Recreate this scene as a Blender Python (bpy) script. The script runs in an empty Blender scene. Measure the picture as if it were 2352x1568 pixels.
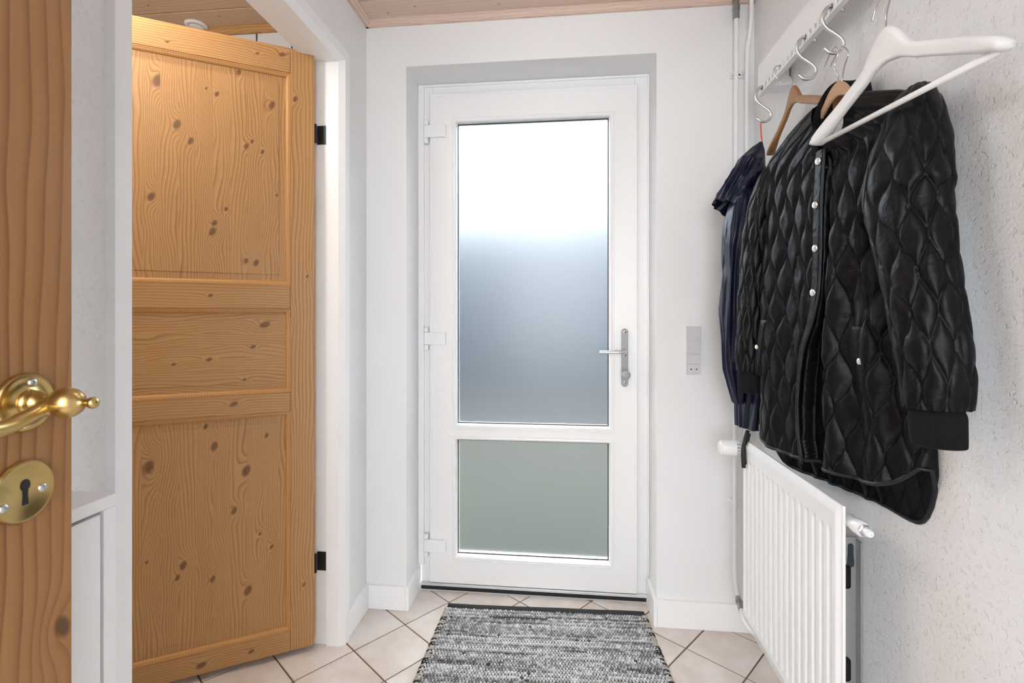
import bpy, bmesh, math, random
import numpy as np
from mathutils import Vector, Matrix

random.seed(7)
RNG = np.random.RandomState(11)
scene = bpy.context.scene
COL = scene.collection
PI = math.pi

# ------------------------------------------------------------------ camera
cam_data = bpy.data.cameras.new('camera')
cam = bpy.data.objects.new('camera', cam_data)
COL.objects.link(cam)
cam.location = (0, 0, 1.15)
cam.rotation_euler = (PI / 2, 0, math.atan(122 / 1140))
cam_data.sensor_width = 36.0
cam_data.lens = 1140 / 2352 * 36.0
cam_data.shift_y = -56 / 2352
cam_data.clip_start = 0.02
cam_data.dof.use_dof = True
cam_data.dof.focus_distance = 1.7
cam_data.dof.aperture_fstop = 9.0
scene.camera = cam

# ------------------------------------------------------------------ colour management / render hints
scene.view_settings.view_transform = 'Standard'
scene.view_settings.look = 'None'
scene.view_settings.exposure = -0.20
scene.view_settings.gamma = 1.0
scene.view_settings.use_curve_mapping = False
scene.cycles.use_denoising = True
scene.cycles.max_bounces = 12
scene.cycles.diffuse_bounces = 7
scene.cycles.glossy_bounces = 4
scene.cycles.transmission_bounces = 8
scene.cycles.sample_clamp_indirect = 20.0
scene.cycles.caustics_refractive = True
scene.cycles.caustics_reflective = False

# ------------------------------------------------------------------ world: an even overcast sky
W = bpy.data.worlds.new('sky')
scene.world = W
W.use_nodes = True
_bg = W.node_tree.nodes['Background']
_bg.inputs[0].default_value = (0.95, 0.975, 1.0, 1)
_bg.inputs[1].default_value = 12.5


def lamp(name, kind, loc, energy, color=(1, 1, 1), size=0.1, rot=(0, 0, 0), size_y=None, spot=None, blend=0.3):
    d = bpy.data.lights.new(name, kind)
    d.energy = energy
    d.color = color
    if kind == 'AREA':
        d.shape = 'RECTANGLE'
        d.size = size
        d.size_y = size_y or size
    else:
        d.shadow_soft_size = size
    if kind == 'SPOT':
        d.spot_size = spot
        d.spot_blend = blend
    o = bpy.data.objects.new(name, d)
    COL.objects.link(o)
    o.location = loc
    o.rotation_euler = rot
    return o


# hall ceiling lamp, added fill from behind the camera, bathroom downlight and added fill
lamp('hall_ceiling_lamp', 'POINT', (0.02, 1.08, 2.12), 2.7, (0.90, 0.96, 1.0), 0.06)
lamp('rear_fill', 'AREA', (0.15, -2.35, 1.45), 15, (0.88, 0.945, 1.0), 1.9, (PI / 2, 0, 0), 1.6)  # broad area fill added in the rear room to brighten the hall
lamp('bathroom_downlight', 'SPOT', (-1.345, 1.235, 2.285), 17, (1.0, 0.88, 0.66), 0.025, (0, 0, 0), spot=2.6, blend=0.5)
lamp('bathroom_fill', 'POINT', (-1.3, 0.85, 2.1), 15, (1.0, 0.96, 0.92), 0.12)  # general fill added to brighten the bathroom


# ------------------------------------------------------------------ node helpers
def new_mat(name):
    m = bpy.data.materials.new(name)
    m.use_nodes = True
    nt = m.node_tree
    b = nt.nodes['Principled BSDF']
    return m, nt, b


def principled(name, color, rough=0.5, metal=0.0, spec=0.5, bump=None, coat=0.0, sheen=0.0):
    m, nt, b = new_mat(name)
    b.inputs['Base Color'].default_value = (*color, 1)
    b.inputs['Roughness'].default_value = rough
    b.inputs['Metallic'].default_value = metal
    b.inputs['Specular IOR Level'].default_value = spec
    b.inputs['Coat Weight'].default_value = coat
    b.inputs['Sheen Weight'].default_value = sheen
    if bump:
        tc = nt.nodes.new('ShaderNodeTexCoord')
        acc = None
        for scale, strength, dist, detail in bump:
            n = nt.nodes.new('ShaderNodeTexNoise')
            n.inputs['Scale'].default_value = scale
            n.inputs['Detail'].default_value = detail
            nt.links.new(tc.outputs['Object'], n.inputs['Vector'])
            bp = nt.nodes.new('ShaderNodeBump')
            bp.inputs['Strength'].default_value = strength
            bp.inputs['Distance'].default_value = dist
            nt.links.new(n.outputs['Fac'], bp.inputs['Height'])
            if acc:
                nt.links.new(acc.outputs['Normal'], bp.inputs['Normal'])
            acc = bp
        nt.links.new(acc.outputs['Normal'], b.inputs['Normal'])
    return m


class X:
    """tiny expression builder for math nodes"""
    nt = None

    def __init__(self, sock):
        self.s = sock

    @staticmethod
    def op(kind, *args, clamp=False):
        n = X.nt.nodes.new('ShaderNodeMath')
        n.operation = kind
        n.use_clamp = clamp
        for i, a in enumerate(args):
            if isinstance(a, X):
                X.nt.links.new(a.s, n.inputs[i])
            else:
                n.inputs[i].default_value = a
        return X(n.outputs[0])

    def __add__(self, o): return X.op('ADD', self, o)
    def __radd__(self, o): return X.op('ADD', self, o)
    def __sub__(self, o): return X.op('SUBTRACT', self, o)
    def __rsub__(self, o): return X.op('SUBTRACT', o, self)
    def __mul__(self, o): return X.op('MULTIPLY', self, o)
    def __rmul__(self, o): return X.op('MULTIPLY', self, o)


def noise(vec, scale, detail=2.0, rough=0.5):
    n = X.nt.nodes.new('ShaderNodeTexNoise')
    n.inputs['Scale'].default_value = scale
    n.inputs['Detail'].default_value = detail
    n.inputs['Roughness'].default_value = rough
    X.nt.links.new(vec, n.inputs['Vector'])
    return X(n.outputs['Fac'])


def combine(x, y, z):
    n = X.nt.nodes.new('ShaderNodeCombineXYZ')
    for i, a in enumerate((x, y, z)):
        if isinstance(a, X):
            X.nt.links.new(a.s, n.inputs[i])
        else:
            n.inputs[i].default_value = a
    return n.outputs[0]


def mix_col(fac, a, b):
    n = X.nt.nodes.new('ShaderNodeMix')
    n.data_type = 'RGBA'
    if isinstance(fac, X):
        X.nt.links.new(fac.s, n.inputs[0])
    else:
        n.inputs[0].default_value = fac
    for i, c in ((6, a), (7, b)):
        if isinstance(c, tuple):
            n.inputs[i].default_value = (*c, 1)
        else:
            X.nt.links.new(c, n.inputs[i])
    return n.outputs[2]


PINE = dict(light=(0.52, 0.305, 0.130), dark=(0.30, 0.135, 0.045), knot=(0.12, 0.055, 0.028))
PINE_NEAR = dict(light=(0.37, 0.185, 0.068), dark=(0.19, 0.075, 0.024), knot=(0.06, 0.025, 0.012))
PINE_CEIL = dict(light=(0.70, 0.55, 0.465), dark=(0.48, 0.34, 0.265), knot=(0.27, 0.17, 0.12))
PINE_BATH = dict(light=(0.62, 0.44, 0.295), dark=(0.42, 0.26, 0.15), knot=(0.2, 0.1, 0.05))


def pine(name, along='Z', knots=(), seed=0.0, pal=PINE, rings=115.0, wav=0.020, rough=0.42, tint=0.0, contrast=1.0):
    """pine board: grain runs along one local axis, knots at (across, along, radius) in local metres"""
    m, nt, b = new_mat(name)
    X.nt = nt
    tc = nt.nodes.new('ShaderNodeTexCoord')
    sp = nt.nodes.new('ShaderNodeSeparateXYZ')
    nt.links.new(tc.outputs['Object'], sp.inputs[0])
    ax = {'X': (X(sp.outputs[2]), X(sp.outputs[0])), 'Z': (X(sp.outputs[0]), X(sp.outputs[2])),
          'Y': (X(sp.outputs[2]), X(sp.outputs[1])), 'CX': (X(sp.outputs[1]), X(sp.outputs[0]))}[along]
    a, l = ax
    low = noise(combine(a * 7.0, l * 1.9, seed), 1.0, 2.0)
    fine = noise(combine(a * 40.0, l * 5.0, seed + 3.1), 1.0, 2.0)
    phi = a + low * (wav * 4.0) + fine * 0.0022
    kd = None
    for (ka, kl, r) in knots:
        r = r * 0.66
        da = (a - ka)
        dl = (l - kl)
        q = X.op('POWER', X.op('ABSOLUTE', da * (1 / (r * 2.4))), 2.0) + X.op('POWER', X.op('ABSOLUTE', dl * (1 / (r * 3.6))), 2.0)
        e = X.op('EXPONENT', q * -1.0)
        phi = phi + e * (r * 2.1) - (da * e) * 0.7
        q2 = X.op('POWER', X.op('ABSOLUTE', da * (1 / r)), 2.0) + X.op('POWER', X.op('ABSOLUTE', (dl + da * 0.5) * (1 / (r * 1.35))), 2.0)
        k = X.op('SUBTRACT', 1.45, q2 + (fine - 0.5) * 0.8, clamp=True)
        kd = k if kd is None else X.op('MAXIMUM', kd, k)
    t = X.op('FRACT', phi * rings + seed)
    late = X.op('POWER', t, 3.2)
    edge = X.op('SUBTRACT', 1.0, X.op('MULTIPLY', X.op('SUBTRACT', t, 0.93), 14.0, clamp=True))
    late = late * edge
    patch = noise(combine(a * 9.0, l * 2.0, seed + 7.7), 1.0, 2.0)
    late = late * X.op('ADD', 0.30, patch * 1.5) * contrast
    streak = noise(combine(a * 160.0, l * 4.0, seed + 1.7), 1.0, 2.0)
    base = mix_col(X.op('MULTIPLY', late, 1.0, clamp=True), pal['light'], pal['dark'])
    base = mix_col(X.op('MULTIPLY', streak, 0.22 + tint, clamp=True), base, pal['dark'])
    if kd is not None:
        rim = X.op('MULTIPLY', kd, 0.78, clamp=True)
        base = mix_col(rim, base, pal['knot'])
    nt.links.new(base, b.inputs['Base Color'])
    b.inputs['Roughness'].default_value = rough
    b.inputs['Specular IOR Level'].default_value = 0.35
    bp = nt.nodes.new('ShaderNodeBump')
    bp.inputs['Strength'].default_value = 0.12
    bp.inputs['Distance'].default_value = 0.001
    nt.links.new(late.s, bp.inputs['Height'])
    nt.links.new(bp.outputs['Normal'], b.inputs['Normal'])
    return m


# ------------------------------------------------------------------ materials
def plaster(name, color, coarse):
    m, nt, b = new_mat(name)
    X.nt = nt
    b.inputs['Base Color'].default_value = (*color, 1)
    b.inputs['Roughness'].default_value = 0.62
    b.inputs['Specular IOR Level'].default_value = 0.3
    tc = nt.nodes.new('ShaderNodeTexCoord')
    v = tc.outputs['Object']
    n1 = noise(v, 95.0 if not coarse else 55.0, 3.0)
    n2 = noise(v, 18.0 if not coarse else 14.0, 2.0)
    n3 = noise(v, 170.0, 2.0)
    if coarse:
        n4 = noise(v, 80.0, 4.0, 0.6)
        pits = X.op('MULTIPLY', X.op('SUBTRACT', n4, 0.56, clamp=True), 6.0, clamp=True)
        h = n1 * 0.45 - pits * 0.75 + n2 * 0.35 + n3 * 0.35
        strength, dist = 0.60, 0.0030
    else:
        h = n1 * 0.8 + n2 * 0.7
        strength, dist = 0.16, 0.002
    bp = nt.nodes.new('ShaderNodeBump')
    bp.inputs['Strength'].default_value = strength
    bp.inputs['Distance'].default_value = dist
    nt.links.new(h.s, bp.inputs['Height'])
    nt.links.new(bp.outputs['Normal'], b.inputs['Normal'])
    return m


M = {}
M['wall'] = plaster('painted_plaster', (0.795, 0.805, 0.81), False)
M['wall_rough'] = plaster('coarse_painted_plaster', (0.80, 0.81, 0.82), True)
M['paint'] = principled('white_gloss_paint', (0.86, 0.87, 0.88), 0.35, spec=0.4, bump=[(60, 0.05, 0.001, 2)])
M['pvc'] = principled('white_plastic', (0.82, 0.825, 0.83), 0.28, spec=0.45)
M['white_metal'] = principled('white_enamel', (0.815, 0.835, 0.85), 0.25, spec=0.5)
M['switch'] = principled('grey_white_switch_plastic', (0.60, 0.605, 0.61), 0.4)
M['brass'] = principled('aged_brass', (0.58, 0.42, 0.17), 0.28, 1.0, bump=[(220, 0.05, 0.001, 3), (30, 0.05, 0.002, 2)])
M['steel'] = principled('brushed_steel', (0.56, 0.56, 0.57), 0.32, 1.0)
M['wire'] = principled('chrome_wire', (0.62, 0.62, 0.63), 0.16, 1.0)
M['satin'] = principled('satin_aluminium', (0.70, 0.70, 0.70), 0.33, 1.0)
M['hardware'] = principled('silver_door_hardware', (0.27, 0.27, 0.275), 0.45, 0.35)
M['galv'] = principled('galvanised_sheet', (0.36, 0.365, 0.37), 0.45, 0.35, bump=[(90, 0.12, 0.001, 2)])
M['black'] = principled('black_rubber', (0.006, 0.006, 0.006), 0.6)
M['iron'] = principled('black_hinge_steel', (0.03, 0.032, 0.035), 0.4, 0.6)
M['cab'] = principled('white_lacquer_board', (0.815, 0.83, 0.845), 0.3, spec=0.4)
M['grout'] = principled('brown_grout', (0.16, 0.115, 0.08), 0.9, bump=[(300, 0.4, 0.002, 2)])
M['red'] = principled('red_cord', (0.75, 0.08, 0.03), 0.6)
M['rib'] = principled('black_rib_knit', (0.004, 0.0043, 0.0055), 0.8, spec=0.2, sheen=0.03)
M['label'] = principled('white_woven_label', (0.78, 0.78, 0.78), 0.6)
M['snap'] = principled('silver_snap', (0.85, 0.86, 0.88), 0.18, 1.0)
M['snap_gold'] = principled('rose_metal_snap', (0.80, 0.66, 0.56), 0.2, 1.0)
M['tilew'] = principled('white_wall_tile', (0.70, 0.74, 0.78), 0.15)
M['darkgrout'] = principled('dark_joint', (0.03, 0.04, 0.05), 0.8)
M['hanger_white'] = principled('white_lacquered_hanger', (0.80, 0.80, 0.80), 0.35)
M['fitting'] = principled('grey_pipe_fitting', (0.34, 0.345, 0.35), 0.38, 0.85)


def fabric(name, col, rough, spec, sheen, sheen_tint, weave=900.0, crumple=26.0, cr_str=0.25):
    m, nt, b = new_mat(name)
    X.nt = nt
    b.inputs['Base Color'].default_value = (*col, 1)
    b.inputs['Roughness'].default_value = rough
    b.inputs['Specular IOR Level'].default_value = spec
    b.inputs['Sheen Weight'].default_value = sheen
    b.inputs['Sheen Tint'].default_value = (*sheen_tint, 1)
    b.inputs['Sheen Roughness'].default_value = 0.35
    tc = nt.nodes.new('ShaderNodeTexCoord')
    n1 = noise(tc.outputs['Object'], crumple, 3.0, 0.6)
    n2 = noise(tc.outputs['Object'], weave, 1.0)
    bp = nt.nodes.new('ShaderNodeBump')
    bp.inputs['Strength'].default_value = cr_str
    bp.inputs['Distance'].default_value = 0.012
    nt.links.new(n1.s, bp.inputs['Height'])
    bp2 = nt.nodes.new('ShaderNodeBump')
    bp2.inputs['Strength'].default_value = 0.08
    bp2.inputs['Distance'].default_value = 0.0006
    nt.links.new(n2.s, bp2.inputs['Height'])
    nt.links.new(bp.outputs['Normal'], bp2.inputs['Normal'])
    nt.links.new(bp2.outputs['Normal'], b.inputs['Normal'])
    return m


M['nylon'] = fabric('black_quilted_nylon', (0.0026, 0.0029, 0.0042), 0.42, 0.19, 0.01, (0.6, 0.75, 1.0))
M['piping'] = fabric('black_binding', (0.009, 0.0105, 0.014), 0.42, 0.35, 0.05, (0.6, 0.75, 1.0), cr_str=0.1)
M['navy'] = fabric('navy_rain_shell', (0.0045, 0.0068, 0.025), 0.34, 0.30, 0.03, (0.45, 0.55, 1.0), crumple=9.0, cr_str=0.3)


def hanger_wood(name, light, dark):
    return pine(name, 'Y', (), 2.0, dict(light=light, dark=dark, knot=dark), rings=180.0, wav=0.01, rough=0.3)


M['hw_brown'] = hanger_wood('lacquered_brown_wood', (0.36, 0.18, 0.065), (0.22, 0.10, 0.033))
M['hw_pale'] = hanger_wood('pale_beech', (0.56, 0.36, 0.22), (0.44, 0.26, 0.15))
M['hw_orange'] = hanger_wood('orange_beech', (0.42, 0.22, 0.09), (0.30, 0.14, 0.05))


def tile_mat():
    m, nt, b = new_mat('beige_marbled_tile')
    X.nt = nt
    tc = nt.nodes.new('ShaderNodeTexCoord')
    oi = nt.nodes.new('ShaderNodeObjectInfo')
    geo = nt.nodes.new('ShaderNodeNewGeometry')
    add = nt.nodes.new('ShaderNodeVectorMath')
    add.operation = 'ADD'
    mul = nt.nodes.new('ShaderNodeVectorMath')
    mul.operation = 'MULTIPLY'
    mul.inputs[1].default_value = (37.0, 11.0, 5.0)
    nt.links.new(oi.outputs['Random'], mul.inputs[0])
    nt.links.new(geo.outputs['Position'], add.inputs[0])
    nt.links.new(mul.outputs[0], add.inputs[1])
    n1 = noise(add.outputs[0], 9.0, 4.0, 0.55)
    n2 = noise(add.outputs[0], 3.5, 2.0)
    f = X.op('MULTIPLY', X.op('SUBTRACT', n1 + n2 * 0.5, 0.52), 2.2, clamp=True)
    c = mix_col(f, (0.60, 0.51, 0.455), (0.75, 0.71, 0.685))
    nt.links.new(c, b.inputs['Base Color'])
    b.inputs['Roughness'].default_value = 0.28
    b.inputs['Specular IOR Level'].default_value = 0.4
    return m


M['tile'] = tile_mat()


def glass_mat(name, col):
    m, nt, b = new_mat(name)
    b.inputs['Base Color'].default_value = (*col, 1)
    b.inputs['Transmission Weight'].default_value = 1.0
    b.inputs['Roughness'].default_value = 0.31
    b.inputs['IOR'].default_value = 1.45
    b.inputs['Specular IOR Level'].default_value = 0.5
    return m


M['glass_upper'] = glass_mat('frosted_glass_bluish', (0.85, 0.925, 0.98))
M['glass_lower'] = glass_mat('frosted_glass_greenish', (0.86, 0.90, 0.84))


# ------------------------------------------------------------------ geometry helpers
def link(name, me, mat, parent=None, smooth=False):
    if smooth:
        me.polygons.foreach_set('use_smooth', [True] * len(me.polygons))
    o = bpy.data.objects.new(name, me)
    COL.objects.link(o)
    if mat is not None:
        me.materials.append(mat)
    if parent is not None:
        o.parent = parent
    return o


def obj(name, bm, mat, parent=None, smooth=False, auto=None):
    """bmesh -> one mesh object, parented; vertices are in the parent's local space"""
    bmesh.ops.recalc_face_normals(bm, faces=bm.faces)
    me = bpy.data.meshes.new(name)
    bm.to_mesh(me)
    bm.free()
    o = link(name, me, mat, parent, smooth or auto is not None)
    if auto is not None:
        me.set_sharp_from_angle(angle=auto)
    return o


def np_obj(name, V, Fq, mat, parent=None, smooth=True, auto=None):
    me = bpy.data.meshes.new(name)
    V = np.asarray(V, dtype=np.float32)
    Fq = np.asarray(Fq, dtype=np.int32)
    me.vertices.add(len(V))
    me.vertices.foreach_set('co', V.ravel())
    k = Fq.shape[1]
    me.loops.add(Fq.size)
    me.loops.foreach_set('vertex_index', Fq.ravel())
    me.polygons.add(len(Fq))
    me.polygons.foreach_set('loop_start', np.arange(0, Fq.size, k, dtype=np.int32))
    me.polygons.foreach_set('loop_total', np.full(len(Fq), k, dtype=np.int32))
    me.update(calc_edges=True)
    me.validate()
    o = link(name, me, mat, parent, smooth)
    if auto is not None:
        me.set_sharp_from_angle(angle=auto)
    return o


def grid_faces(nv, nu, wrap_u=False, wrap_v=False, flip=False):
    vi = np.arange(nv if wrap_v else nv - 1)
    ui = np.arange(nu if wrap_u else nu - 1)
    vv, uu = np.meshgrid(vi, ui, indexing='ij')
    v2, u2 = (vv + 1) % nv, (uu + 1) % nu
    a, b, c, d = vv * nu + uu, vv * nu + u2, v2 * nu + u2, v2 * nu + uu
    F = np.stack([a, b, c, d], -1).reshape(-1, 4)
    return F[:, ::-1] if flip else F


def box(bm, x0, x1, y0, y1, z0, z1, bev=0.0, seg=2):
    g = bmesh.ops.create_cube(bm, size=1.0)
    vs = g['verts']
    for v in vs:
        v.co = Vector(((x0 + x1) / 2 + v.co.x * (x1 - x0), (y0 + y1) / 2 + v.co.y * (y1 - y0), (z0 + z1) / 2 + v.co.z * (z1 - z0)))
    if bev > 0:
        es = list({e for v in vs for e in v.link_edges})
        bmesh.ops.bevel(bm, geom=es, offset=bev, segments=seg, affect='EDGES', profile=0.6)


def boxes(*lst, bev=0.0, seg=2):
    bm = bmesh.new()
    for b in lst:
        box(bm, *b, bev=bev, seg=seg)
    return bm


def catmull(pts, n):
    pts = [np.array(p, float) for p in pts]
    P = [2 * pts[0] - pts[1]] + pts + [2 * pts[-1] - pts[-2]]
    out = []
    segs = len(pts) - 1
    for i in range(segs):
        p0, p1, p2, p3 = P[i:i + 4]
        for k in range(n):
            t = k / n
            out.append(0.5 * ((2 * p1) + (-p0 + p2) * t + (2 * p0 - 5 * p1 + 4 * p2 - p3) * t * t + (-p0 + 3 * p1 - 3 * p2 + p3) * t ** 3))
    out.append(pts[-1])
    return np.array(out)


def tube_np(path, radii, ns=12, cap=True):
    path = np.asarray(path, float)
    n = len(path)
    radii = np.broadcast_to(np.asarray(radii, float), (n,))
    T = np.gradient(path, axis=0)
    T /= np.linalg.norm(T, axis=1)[:, None] + 1e-12
    up = np.array([0, 0, 1.0]) if abs(T[0][2]) < 0.9 else np.array([1.0, 0, 0])
    N = np.cross(T[0], up)
    N /= np.linalg.norm(N)
    V = []
    ang = np.linspace(0, 2 * PI, ns, endpoint=False)
    for i in range(n):
        N = N - T[i] * (N @ T[i])
        N /= np.linalg.norm(N)
        B = np.cross(T[i], N)
        V.append(path[i] + radii[i] * (np.cos(ang)[:, None] * N + np.sin(ang)[:, None] * B))
    V = np.concatenate(V)
    F = grid_faces(n, ns, wrap_u=True)
    return V, F, n, ns


def tube(bm, path, radii, ns=12, cap=True):
    V, F, n, k = tube_np(path, radii, ns)
    vs = [bm.verts.new(v) for v in V]
    for f in F:
        bm.faces.new([vs[i] for i in f])
    if cap:
        bm.faces.new(vs[:k][::-1])
        bm.faces.new(vs[-k:])


def lathe(bm, origin, axis, prof, ns=28):
    """prof: list of (distance along axis, radius)"""
    axis = np.array(axis, float)
    axis /= np.linalg.norm(axis)
    up = np.array([0, 0, 1.0]) if abs(axis[2]) < 0.9 else np.array([1.0, 0, 0])
    N = np.cross(axis, up)
    N /= np.linalg.norm(N)
    B = np.cross(axis, N)
    rows = []
    for t, r in prof:
        c = np.array(origin, float) + axis * t
        if r < 1e-6:
            rows.append([bm.verts.new(c)])
        else:
            rows.append([bm.verts.new(c + r * (math.cos(2 * PI * k / ns) * N + math.sin(2 * PI * k / ns) * B)) for k in range(ns)])
    for a, b in zip(rows[:-1], rows[1:]):
        for k in range(ns):
            k2 = (k + 1) % ns
            if len(a) == 1 and len(b) == 1:
                continue
            if len(a) == 1:
                bm.faces.new([a[0], b[k], b[k2]])
            elif len(b) == 1:
                bm.faces.new([a[k], a[k2], b[0]])
            else:
                bm.faces.new([a[k], a[k2], b[k2], b[k]])
    if len(rows[0]) > 1:
        bm.faces.new(rows[0])
    if len(rows[-1]) > 1:
        bm.faces.new(rows[-1])


def poly_prism(bm, pts2, to3, d0, d1):
    """extrude a 2-D polygon; to3(u, v, d) -> 3-D"""
    a = [bm.verts.new(to3(u, v, d0)) for u, v in pts2]
    b = [bm.verts.new(to3(u, v, d1)) for u, v in pts2]
    bm.faces.new(a)
    bm.faces.new(b[::-1])
    n = len(pts2)
    for i in range(n):
        j = (i + 1) % n
        bm.faces.new([a[i], b[i], b[j], a[j]])


def sweep_rect(bm, x0, x1, z0, z1, prof, to3):
    """mitred moulding inside a rectangle; prof = (inset, depth) points; to3(x, z, depth)"""
    rings = []
    for ins, d in prof:
        rings.append([bm.verts.new(to3(x, z, d)) for x, z in ((x0 + ins, z0 + ins), (x1 - ins, z0 + ins), (x1 - ins, z1 - ins), (x0 + ins, z1 - ins))])
    for a, b in zip(rings[:-1], rings[1:]):
        for k in range(4):
            k2 = (k + 1) % 4
            bm.faces.new([a[k], a[k2], b[k2], b[k]])


def tag(o, label=None, cat=None, group=None, kind=None):
    if label: o['label'] = label
    if cat: o['category'] = cat
    if group: o['group'] = group
    if kind: o['kind'] = kind
    return o


def empty(name, loc=(0, 0, 0), rz=0.0, rot=None):
    o = bpy.data.objects.new(name, None)
    o.empty_display_size = 0.05
    COL.objects.link(o)
    o.location = loc
    o.rotation_euler = rot if rot else (0, 0, rz)
    return o


def copy_tree(o, parent=None):
    c = o.copy()
    COL.objects.link(c)
    if parent is not None:
        c.parent = parent
    for ch in list(o.children):
        copy_tree(ch, c)
    return c


def smooth01(t):
    t = np.clip(t, 0, 1)
    return t * t * (3 - 2 * t)


_HT = RNG.rand(256, 256)


def vnoise(x, y, seed=0):
    x = np.asarray(x, float) + seed * 17.31
    y = np.asarray(y, float) + seed * 9.77
    xi, yi = np.floor(x).astype(int), np.floor(y).astype(int)
    fx, fy = smooth01(x - xi), smooth01(y - yi)
    g = lambda i, j: _HT[i % 256, j % 256]
    return (g(xi, yi) * (1 - fx) + g(xi + 1, yi) * fx) * (1 - fy) + (g(xi, yi + 1) * (1 - fx) + g(xi + 1, yi + 1) * fx) * fy


# ================================================================== SETTING
XL, XR, YF, YB = -0.785, 0.688, 1.90, -0.38     # left wall, right wall, far wall, rear wall
ZC = 2.32                                        # plank ceiling
XB = -1.95                                       # bathroom's outer wall


def struct(name, bm, mat, label=None, smooth=False, parent=None):
    o = obj(name, bm, mat, parent, smooth)
    if parent is None:
        o['kind'] = 'structure'
        if label: o['label'] = label
    return o


# floor: grout bed with diagonal tiles
flo = struct('floor', boxes((XB - 0.1, 0.80, -2.6, 2.045, -0.06, -0.0028)), M['grout'], 'tiled hall floor with brown joints laid on the diagonal')
_th = math.atan(122 / 1140)
_F = np.array([-math.sin(_th), math.cos(_th)])
_R = np.array([math.cos(_th), math.sin(_th)])
_A, _Bv = (_R + _F) / math.sqrt(2), (_F - _R) / math.sqrt(2)


def clip_poly(poly, axis, lim, keep_less):
    out = []
    for i in range(len(poly)):
        p, q = poly[i], poly[(i + 1) % len(poly)]
        ip = (p[axis] <= lim) == keep_less
        iq = (q[axis] <= lim) == keep_less
        if ip: out.append(p)
        if ip != iq:
            t = (lim - p[axis]) / (q[axis] - p[axis])
            out.append(p + (q - p) * t)
    return out


def tile_obj(poly):
    c = np.mean(poly, axis=0)
    pts = [p - c for p in poly]
    bm = bmesh.new()
    top, mid, bot = [], [], []
    for p in pts:
        s = max(0.0, 1 - 0.0014 / max(np.linalg.norm(p), 0.01))
        top.append(bm.verts.new((p[0] * s, p[1] * s, 0.0)))
        mid.append(bm.verts.new((p[0], p[1], -0.0014)))
        bot.append(bm.verts.new((p[0], p[1], -0.0035)))
    n = len(pts)
    bm.faces.new(top)
    for i in range(n):
        j = (i + 1) % n
        bm.faces.new([top[i], mid[i], mid[j], top[j]])
        bm.faces.new([mid[i], bot[i], bot[j], mid[j]])
    o = obj('floor_tile', bm, M['tile'], flo)
    o.location = (c[0], c[1], RNG.uniform(-0.0004, 0.0003))
    return o


PA, PB, G = 0.2055, 0.2012, 0.0026
_proto = None
for ia in range(-16, 10):
    for ib in range(-9, 17):
        a0, b0 = 0.62 + PA * ia, 0.591 + PB * ib
        cs = [(a0 + G, b0 + G), (a0 + PA - G, b0 + G), (a0 + PA - G, b0 + PB - G), (a0 + G, b0 + PB - G)]
        poly = [_A * u + _Bv * v for u, v in cs]
        full = poly
        for axis, lim, less in ((0, -1.94, False), (0, 0.70, True), (1, -0.75, False), (1, 2.044, True)):
            poly = clip_poly(poly, axis, lim, less)
            if len(poly) < 3: break
        if len(poly) < 3: continue
        ar = 0.5 * abs(sum(poly[i][0] * poly[(i + 1) % len(poly)][1] - poly[(i + 1) % len(poly)][0] * poly[i][1] for i in range(len(poly))))
        if ar < 0.0004: continue
        if all(p[1] > 1.93 and (p[0] < -0.64 or p[0] > 0.36) for p in poly): continue
        if len(poly) == 4 and ar > 0.0385 and _proto is not None:
            o = _proto.copy()
            COL.objects.link(o)
            c = np.mean(poly, axis=0)
            o.location = (c[0], c[1], RNG.uniform(-0.0004, 0.0003))
        else:
            o = tile_obj(poly)
            if len(poly) == 4 and ar > 0.0385: _proto = o

# walls
struct('wall_far', boxes((XB - 0.1, -0.6225, YF, 2.14, 0, 2.42), (0.3395, 0.80, YF, 2.14, 0, 2.42), (-0.6225, 0.3395, YF, 2.14, 2.136, 2.42)), M['wall'], 'white plastered end wall around the glazed door')
struct('wall_right', boxes((XR, 0.80, -2.6, YF, 0, 2.42)), M['wall_rough'], 'white coarse plaster wall carrying the hook rail')
struct('wall_left', boxes((XL - 0.11, XL, YB, 0.790, 0, 2.42), (XL - 0.11, XL, 1.69, YF, 0, 2.42), (XL - 0.11, XL, 0.790, 1.69, 2.075, 2.42)), M['wall_rough'], 'white wall on the left around the bathroom doorway')
struct('wall_rear', boxes((XB, -0.575, YB - 0.10, YB, 0, 2.42), (0.42, XR, YB - 0.10, YB, 0, 2.42), (-0.575, 0.42, YB - 0.10, YB, 2.12, 2.42)), M['wall'], 'wall behind the camera')
struct('wall_rear_room', boxes((XB, 0.80, -2.6, -2.5, 0, 0.6), (XB, 0.80, -2.6, -2.5, 2.3, 2.42), (XB, -0.9, -2.6, -2.5, 0.6, 2.3), (XB - 0.1, XB, -2.6, YB, 0, 2.42)), M['wall'])
struct('wall_bathroom', boxes((XB - 0.1, XB, YB, YF, 0, 2.42)), M['wall'])

# plank ceilings (hall: whitewashed, bathroom: warmer)
cei = struct('ceiling', boxes((XL - 0.05, 0.80, -2.6, 2.1, ZC + 0.012, 2.42)), M['wall'], 'pink-white washed plank ceiling over the hall')
ceb = struct('ceiling_bathroom', boxes((XB - 0.1, XL - 0.05, -0.5, 2.1, ZC + 0.012, 2.42)), M['wall'], 'plank ceiling of the bathroom')


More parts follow.
